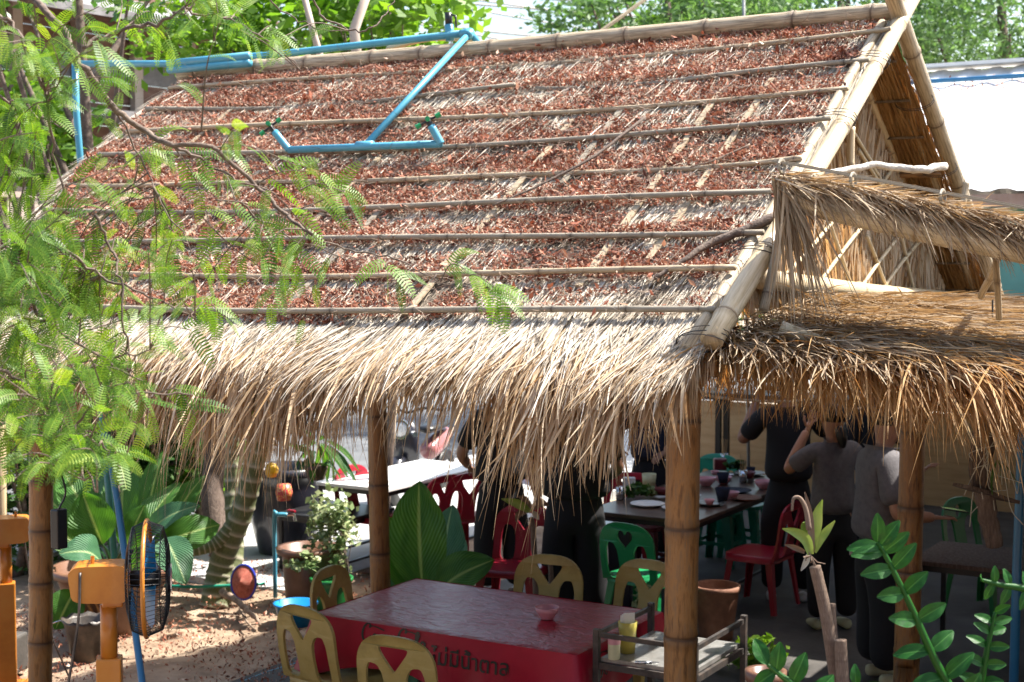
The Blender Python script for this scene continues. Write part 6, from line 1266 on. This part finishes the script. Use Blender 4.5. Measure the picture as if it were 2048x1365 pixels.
# ------------------------------------------------------------------ stems with sprouts
def ringstem(parent, pts, r0, r1, nm='stem'):
    P = catmull(pts, 22); n = len(P); ring = (rng.random(n) < .22)*rng.uniform(.1, .5, n); mb = MB(); mb.tube(P, np.linspace(r0, r1, n)*(1+.05*ring), 12, ring=ring); return part(nm, mb, 'stumpbark', parent, smooth=True)
D_ = 4.5; fz = W(1660, 1420, D_); sp_ = thing('cut_stem_plant', 'pale cut stems with a ragged green sprout in front of the right post', 'plant', tuple(fz))
ringstem(sp_, [W(1682, 1420, D_), W(1668, 1330, D_), W(1650, 1220, D_), W(1630, 1133, D_)], .022, .018); ringstem(sp_, [W(1690, 1400, D_+.03), W(1668, 1290, D_+.03), W(1662, 1208, D_+.03)], .017, .014); ringstem(sp_, [W(1688, 1420, D_-.05), W(1684, 1340, D_-.05), W(1681, 1280, D_-.05)], .021, .019)
for k, (pts, wd, m) in enumerate(((((1622, 1110), (1612, 1080), (1590, 1065), (1565, 1058)), .030, 'bromeliad'), (((1625, 1105), (1622, 1060), (1618, 1020), (1610, 985)), .018, 'stumpbark'), (((1625, 1100), (1632, 1055), (1636, 1025), (1645, 1000)), .032, 'bromeliad'), (((1628, 1105), (1640, 1080), (1655, 1060), (1670, 1042)), .024, 'bromeliad'), (((1622, 1100), (1618, 1070), (1615, 1045), (1612, 1040)), .045, 'bromeliad'), (((1610, 1105), (1590, 1096), (1570, 1090)), .014, 'stumpbark'), (((1618, 1108), (1612, 1125), (1602, 1142)), .016, 'root'))):
    P = catmull([W(x, y, D_+.01*k) for x, y in pts], 5); n = len(P); wv = wd*.5*np.sin(np.linspace(.5, math.pi, n))+.002; T_ = unit(np.gradient(P, axis=0)); S_ = unit(np.cross(T_, _Fh)); V = []
    for i in range(n): V += [P[i]-S_[i]*wv[i], P[i]+_Fh*.008, P[i]+S_[i]*wv[i]]
    mb = MB(); mb.add(V, [(3*i+j, 3*i+j+1, 3*i+j+4, 3*i+j+3) for i in range(n-1) for j in (0, 1)]); part('leaf', mb, m, sp_, smooth=True)
mb = MB(); P = catmull([W(1618, 1060, D_), W(1612, 1020, D_), W(1600, 997, D_), W(1587, 998, D_), W(1584, 1022, D_)], 5); mb.tube(P, np.linspace(.009, .004, len(P)), 6); part('dry_stalk', mb, 'stumpbark', sp_, smooth=True)
for k in range(9): mb = MB(); a = W(1622, 1112, D_); e = a+rng.normal(0, .025, 3)+np.array((0, 0, -.02)); mb.tube([a, (a+e)/2+rng.normal(0, .006, 3), e], .002, 5); part('root', mb, 'stumpbark', sp_)
cs = thing('cut_stem_plant', 'thin pale stem with dry drooping leaves rising behind the yellow brown chair', 'plant', tuple(W(1075, 1260, 9.1)))
ringstem(cs, [W(1078, 1300, 9.1), W(1072, 1180, 9.1), W(1066, 1060, 9.1), W(1062, 1035, 9.1)], .024, .014); ringstem(cs, [W(1100, 1300, 9.2), W(1102, 1150, 9.2), W(1095, 1110, 9.2)], .018, .014)
for k, (pts, wd, m) in enumerate(((((1058, 1022), (1035, 1008), (1003, 998)), .05, 'bromeliad'), (((1060, 1018), (1050, 1000), (1036, 993)), .04, 'stumpbark'), (((1064, 1018), (1080, 1006), (1098, 1012)), .05, 'stumpbark'), (((1060, 1025), (1056, 1015), (1060, 1002)), .06, 'bromeliad'), (((1056, 1022), (1038, 1028), (1032, 1045)), .035, 'stumpbark'), (((1066, 1024), (1078, 1040)), .03, 'root'))):
    P = catmull([W(x, y, 9.0+.01*k) for x, y in pts], 5); n = len(P); wv = wd*.5*np.sin(np.linspace(.4, math.pi, n))+.003; T_ = unit(np.gradient(P, axis=0)); S_ = unit(np.cross(T_, _Fh)); V = []
    for i in range(n): V += [P[i]-S_[i]*wv[i], P[i]+_Fh*.012, P[i]+S_[i]*wv[i]]
    mb = MB(); mb.add(V, [(3*i+j, 3*i+j+1, 3*i+j+4, 3*i+j+3) for i in range(n-1) for j in (0, 1)]); part('leaf', mb, m, cs, smooth=True)
mb = MB(); P = [W(1075, 700, 9.0), W(1077, 900, 9.0), W(1078, 915, 9.0)]; t = thing('glass_bead_string', 'string of clear glass beads hanging below the eave between the two people in black', 'ornament', tuple(P[-1])); mb.tube(P, .003, 5); part('string', mb, 'root', t)
for y, r_ in ((905, .022), (922, .014), (932, .014)): mb = MB(); mb.lathe([(.001, -r_*1.4), (r_, 0), (.001, r_*1.4)], W(1077, y, 9.0), 12); part('bead', mb, 'chrome', t, smooth=True)
# ------------------------------------------------------------------ hanging log with roots
hl = thing('hanging_log', 'old weathered log hung by wire with pale orchid roots trailing from it', 'log', tuple(W(1990, 1090, 5.9)))
mb = MB(); P = catmull([W(1990, 1090, 5.9), W(1972, 1010, 5.9), W(1960, 940, 5.9), W(1975, 850, 5.9), W(1985, 800, 5.9)], 6); mb.tube(P+rng.normal(0, .003, P.shape), np.linspace(.035, .058, len(P)), 12); part('log', mb, 'log', hl, smooth=True)
mb = MB(); mb.beam(W(1925, 972, 5.8), W(2020, 1002, 5.95), .10, .014); part('wooden_slab', mb, 'log', hl)
mb = MB(); mb.tube([W(1985, 800, 5.9), W(1985, 600, 5.9)], .004, 5); part('hanging_wire', mb, 'wire', hl)
for k in range(18):
    a = W(1985+rng.uniform(-15, 25), 880+rng.uniform(-25, 50), 5.82); e = a+np.array((rng.uniform(-.12, .16), rng.uniform(-.08, .03), rng.uniform(-.30, .02))); mb = MB(); mm = (a+e)/2+rng.normal(0, .035, 3); P = catmull([a, mm, e+rng.normal(0, .01, 3)], 5); mb.tube(P, .0018, 5); part('root', mb, 'root', hl)
for k in range(5):
    a = W(1995, 920, 5.8); e = W(1985+k*14, 990-30*(k % 2), 5.8); bigleaf('leaf', a, e, .018, 'bigleaf', hl, .1, .2, 0, 1, 5)
# ------------------------------------------------------------------ thick leaved potted plants close to the camera
def zz(label, pts, d, sizes, nleaf, first=0.0, seed=1, side=1.0, wd=.5, potc=None):
    g = np.random.default_rng(seed); P = catmull([W(x, y, dd) for (x, y), dd in zip(pts, d)], 8); t = thing('zz_plant', label, 'plant', tuple(P[0])); mb = MB(); n = len(P); mb.tube(P, np.linspace(.012, .004, n), 8); part('stem', mb, 'zzleaf', t, smooth=True)
    T_ = unit(np.gradient(P, axis=0))
    for i in range(nleaf):
        f = first+(1-first)*(i/(nleaf-1)); k = f*(n-1); k0 = min(int(k), n-2); b = P[k0]+(P[k0+1]-P[k0])*(k-k0); tt = T_[k0]; S_ = unit(np.cross(tt, _Fh)); L_ = sizes[0]+(sizes[1]-sizes[0])*f
        for s in ((-1, 1) if i < nleaf-1 else (-1,)):
            fo = g.uniform(.85, 1.1) if s*side > 0 else g.uniform(.45, .85)
            dd_ = unit(S_*s*fo*(1.0 if i < nleaf-1 else .2)+tt*g.uniform(.12, .4)+_Fh*g.uniform(-.3, .3)*(1.6 if fo < .65 else 1)); bigleaf('leaf', b, b+dd_*L_*g.uniform(.9, 1.1), L_*wd, 'zzleaf', t, .06, .22, g.uniform(-.25, .25), nu=4, nv=10, uvoff=seed+i, nrm=-_Fh+np.array((0, 0, .5)))
    return t
zz('tall glossy zamia stem leaning left in front of the right post', ((1945, 1440), (1880, 1340), (1820, 1210), (1770, 1110), (1755, 1085)), (3.5, 3.5, 3.5, 3.5, 3.5), (.088, .072), 9, .10, 5, -1)
zz('glossy zamia stem standing upright near the right edge', ((1955, 1450), (1962, 1370), (1978, 1280), (1990, 1225)), (3.6, 3.6, 3.6, 3.6), (.064, .046), 7, .22, 8)
zz('glossy zamia shoot entering from the right edge above the others', ((2100, 1195), (2050, 1178), (2000, 1170), (1962, 1160)), (3.5, 3.5, 3.5, 3.5), (.052, .04), 4, .3, 11)
zz('low zamia shoot with three wide leaves at the bottom edge', ((1650, 1460), (1610, 1390), (1560, 1350), (1535, 1330)), (3.3, 3.3, 3.3, 3.3), (.08, .065), 4, .25, 14, 1, .55)
zz('short zamia shoot between the low one and the tall one', ((1725, 1460), (1722, 1400), (1712, 1372)), (3.4, 3.4, 3.4), (.07, .05), 3, .3, 17)
ps = thing('plant_ledge', 'low brick ledge carrying the potted plants below the picture edge', 'ledge', (*W(1800, 1500, 3.5)[:2], 0))
cx_, cy_, _z = W(1850, 1500, 3.5); mb = MB(); mb.box((cx_, cy_, .50), (1.0, .4, 1.0), YAW); part('ledge_body', mb, 'concrete', ps)
for k, (x, d, r_) in enumerate(((1950, 3.5, .1), (1690, 3.35, .1), (1530, 4.3, .052), (2080, 3.5, .1), (1685, 4.5, .10))):
    q = W(x, 1365+140, d); h_ = .24; top = float(W(x, 1440 if k != 2 else 1338, d)[2]); pot('plant_pot', ['terracotta pot of the tall zamia', 'terracotta pot of the low zamia shoot', 'brown rimmed pot at the bottom edge right of the cart', 'terracotta pot of the right edge shoot', 'terracotta pot of the cut stems'][k], (q[0], q[1], top-h_ if k not in (2, 4) else top-.3), .07 if k != 2 else .04, r_, h_ if k not in (2, 4) else .3, 'terracotta' if k != 2 else 'brownjar', .008)
for k in (2, 4):
    x, d = ((1530, 4.3), (1685, 4.5))[k == 4]; top = float(W(x, 1338 if k == 2 else 1440, d)[2])-.3; q = W(x, 1505, d); mb = MB(); mb.box((q[0], q[1], top/2), (.26, .26, top-.002)); solo('plant_stand', mb, 'brownwood', ['wooden stand under the pot of the cut stems', 'wooden stand under the brown rimmed pot'][k == 2], 'stand')
# lime leaves standing for patterned light right of the cart, ornament on green chair
q = G(1500, 1345); V, Fq, R, _ = leafmass((q[0], q[1], .12), (.20, .30, .06), 300, .08, clumps=16, seed=90, long=2.4); o = big('leaf_light_patch', V, Fq, 'leaf_lime', None, R, kind='stuff'); o['label'] = 'narrow green leaves standing for a patch of light on the floor right of the cart'; o['category'] = 'plant'
q = W(1285, 1195, 9.2); V, Fq, R, _ = leafmass(q, (.07, .05, .06), 140, .05, clumps=10, seed=91, long=1.6); o = big('potted_succulent', V, Fq, 'leaf_var', None, R, kind='stuff'); o['label'] = 'pale green curly leaves seen through the chair beside the post'; o['category'] = 'plant'
# leaves on the ground
n = 16000; X = rng.uniform(-6.2, -3.3, n); Y = rng.uniform(-.5, 4.2, n); ok = rng.random(n) < vnoise(X, Y, .5, 40)+.1; X, Y = X[ok], Y[ok]; n = len(X)
litter(n, np.stack([X, Y, np.full(n, .035)+rng.uniform(0, .02, n)], 1), np.array((0, 0, 1.)), rng.uniform(.006, .02, n), 'ground_litter', 'dry brown leaves scattered on the garden soil')

# ------------------------------------------------------------------ the feathery tree in front, at the left
ft = thing('tamarind_tree', 'feathery branches of small paired leaflets hanging over the left of the hut', 'tree', (-1.6, -3.2, 0))
BR = [  # photo polyline, distance, radius
 ([(-60, -40), (40, -10), (105, 30), (160, 125), (225, 215), (290, 262), (345, 290), (425, 295), (510, 370), (570, 430), (625, 470)], 3.75, .0105),
 ([(345, 290), (420, 330), (500, 370)], 3.8, .005), ([(625, 470), (700, 498), (790, 520), (880, 565), (960, 610)], 3.9, .003),
 ([(165, 95), (235, 65), (330, 40), (385, 5), (400, -30)], 3.8, .006), ([(345, 25), (430, 30), (520, 70), (600, 140)], 3.8, .0035),
 ([(-30, 20), (25, 45), (62, 120), (95, 200), (108, 300), (128, 390)], 3.6, .006), ([(-40, 300), (0, 430), (28, 470), (45, 540), (72, 625)], 3.4, .010),
 ([(72, 625), (110, 640), (112, 700), (100, 740)], 3.4, .005), ([(190, 430), (225, 500), (243, 560), (250, 660), (262, 740)], 3.6, .004),
 ([(130, 500), (200, 550), (300, 590), (390, 640)], 3.6, .004), ([(-40, 840), (60, 860), (130, 870), (200, 800), (320, 785), (385, 790)], 3.3, .004),
 ([(100, 820), (150, 875), (165, 940), (195, 985)], 3.2, .004), ([(180, 880), (215, 905), (240, 935), (240, 985)], 3.2, .003), ([(150, 745), (220, 720), (300, 700)], 3.4, .003),
 ([(620, -30), (640, 30), (690, 55), (740, 58), (775, 20), (790, -20)], 4.6, .004), ([(520, -30), (560, 20), (640, 60), (700, 62)], 4.7, .003), ([(470, 400), (540, 450), (640, 500), (720, 520)], 3.9, .003),
 ([(230, 215), (290, 330), (330, 420), (400, 520)], 3.8, .003), ([(-30, 620), (80, 640), (180, 700), (280, 760)], 3.4, .005), ([(-30, 180), (60, 230), (140, 260)], 3.7, .004), ([(-40, 720), (40, 760), (90, 830)], 3.3, .005)]
ax_, twigs = [], []
for pts, d, r in BR:
    P = catmull([W(x, y, d+.05*math.sin(i*1.7)) for i, (x, y) in enumerate(pts)], 6); P[1:-1] += rng.normal(0, .004, P[1:-1].shape); mb = MB(); mb.tube(P, np.linspace(r, r*.45, len(P)), 6); part('branch', mb, 'branch', ft, smooth=True); ax_ += [(q, d) for q in P]
# trunk out of frame on the left carries them
TK = W(-260, 700, 3.6); mb = MB(); P = catmull([(TK[0], TK[1], 0), (TK[0]+.05, TK[1], 1.2), tuple(W(-220, 500, 3.6)), tuple(W(-150, 100, 3.7)), tuple(W(-60, -40, 3.75))], 6); mb.tube(P, np.linspace(.11, .02, len(P)), 10); part('trunk', mb, 'branch', ft, smooth=True)
for a in (W(-40, 300, 3.4), W(-40, 840, 3.3), W(-30, 620, 3.4), W(-30, 180, 3.7), W(-30, 20, 3.6), W(-40, 720, 3.3)):
    k = np.argmin(np.linalg.norm(P-a+np.array((0, 0, .15)), axis=1)); mb = MB(); mb.tube(catmull([P[k], (P[k]+a)/2, a], 4), .01, 6); part('branch', mb, 'branch', ft, smooth=True)
AX = np.array([q for q, _ in ax_])
fr_b, fr_d, fr_l = [], [], []
mbt = MB()
def add_twig(s, e, nf=5, fl=(.062, .10)):
    mm = (s+e)/2+np.array((0, 0, .02))+rng.normal(0, .012, 3); P = catmull([s, mm, e], 5); mbt.tube(P, np.linspace(.0022, .0011, len(P)), 4); T_ = unit(np.gradient(P, axis=0))
    for i in range(nf):
        k = int((.25+.75*i/max(nf-1, 1))*(len(P)-1)); sd_ = unit(np.cross(T_[k], rng.normal(0, .5, 3)+_Fh*.8)); sgn = 1 if i % 2 else -1
        fr_b.append(P[k]); fr_d.append(T_[k]*rng.uniform(.3, 1)+sd_*sgn*rng.uniform(.3, .9)+np.array((0, 0, -rng.uniform(.0, .5)))); fr_l.append(rng.uniform(*fl))
# density over the picture region the crown covers
spots = []
def dens(x, y):
    a = 0
    if y < 110: a = np.interp(x, [0, 300, 450, 650], [.50, .42, .25, .08])
    elif y < 300: a = np.interp(x, [0, 200, 300, 420, 520], [.26, .22, .12, .08, .0])
    elif y < 400: a = np.interp(x, [0, 60, 120, 420, 600], [.35, .22, .2, .12, .02])
    elif y < 640: a = np.interp(x, [0, 130, 220, 420, 620], [1.0, .9, .5, .28, .0])
    elif y < 740: a = np.interp(x, [0, 200, 260, 330], [1.1, 1.0, .5, .0])
    elif y < 930: a = np.interp(x, [0, 240, 310], [.95, .7, .0])
    elif y < 990: a = .12 if x < 320 else 0
    return a
g = 0
while len(spots) < 250 and g < 40000:
    g += 1; x, y = rng.uniform(-60, 640), rng.uniform(-40, 990)
    if rng.random() < dens(max(x, 0), max(y, 0))*(.55+.9*float(vnoise(np.array([x]), np.array([y]), 70, 12)[0])-.2): spots.append((x, y, rng.uniform(3.15, 4.3) if y < 700 else rng.uniform(3.0, 3.9)))
for x, y, d in spots:
    e = W(x, y, d); k = np.argmin(np.linalg.norm(AX-e, axis=1)+rng.uniform(0, .05, len(AX))); s = AX[k]; L_ = np.linalg.norm(e-s)
    if L_ > .45: s = e+(s-e)/L_*.45
    add_twig(s, e, int(rng.integers(3, 7)))
for pts in (((430, 295), (520, 300), (590, 330)), ((510, 370), (600, 350), (640, 345)), ((570, 430), (640, 420), (690, 380)), ((345, 290), (400, 400), (420, 450)), ((400, 430), (450, 520), (560, 560)), ((880, 565), (890, 545), (940, 545)), ((960, 580), (985, 600), (1010, 600)), ((940, 550), (975, 560), (1005, 590)), ((780, 520), (780, 525), (795, 560)), ((540, 430), (570, 470), (600, 530)), ((300, 700), (360, 640), (380, 660)), ((320, 785), (370, 800), (390, 830)), ((430, 400), (500, 470), (540, 480)), ((250, 330), (330, 330), (400, 310)), ((600, 380), (650, 400), (690, 385))):
    a, b_, c2 = [W(x, y, 3.85) for x, y in pts]; add_twig(a, c2, 5, (.085, .12))
part('twigs', mbt, 'branch', ft, kind='stuff')
fb, fd, fl = np.array(fr_b), unit(np.array(fr_d)), np.array(fr_l); nf = len(fb); NP_ = 13
Vs, Rs = [], []
pn = unit(rng.normal(0, .45, (nf, 3))+np.array((0, 0, 1.))*.7-_Fh*.55); side = unit(np.cross(fd, pn)); rn = np.clip(rng.normal(.5, .24, nf), 0, 1)
cur = fb.copy(); droop = rng.uniform(.2, 1.1, nf)[:, None]; prev = fb.copy(); rach = [fb.copy()]
for j in range(NP_):
    f = (j+1)/NP_; dj = unit(fd+np.array((0, 0, -1.))*droop*f*1.1); cur = cur+dj*(fl/NP_)[:, None]; rach.append(cur.copy()); nj = unit(np.cross(side, dj))
    ll = (.020*fl/.1*(math.sin(math.pi*(.18+.74*f))**.6))[:, None]
    for s in (-1, 1):
        dd = unit(side*s+dj*.28-nj*0.10*s*s); wv = dj*ll*.125; a = cur+side*s*.0008
        Vs.append(np.stack([a-wv*.5, a+dd*ll*.75-wv, a+dd*ll, a+dd*ll*.8+wv*1.0, a+wv*.9], 1)); Rs.append(np.repeat(np.clip(rn+rng.normal(0, .08, nf), 0, 1), 5))
V = np.concatenate([v.reshape(-1, 3) for v in Vs]); R = np.concatenate(Rs); m_ = len(V)//5; b0 = np.arange(m_)[:, None]*5
Fq = np.concatenate([b0+np.array([0, 1, 2]), b0+np.array([0, 2, 3]), b0+np.array([0, 3, 4])]); big('foliage', V, Fq, 'frond', ft, R, kind='stuff')
Rc = np.stack(rach, 1); K_ = NP_+1; off = side[:, None, :]*.0007; V = np.stack([Rc-off, Rc+off], 2).reshape(-1, 3); q = np.array([(2*i, 2*i+1, 2*i+3, 2*i+2) for i in range(K_-1)]); Fq = (np.arange(nf)[:, None, None]*2*K_+q[None]).reshape(-1, 4)
big('leaf_stalks', V, Fq, 'frond', ft, np.full(len(V), .9), kind='stuff')
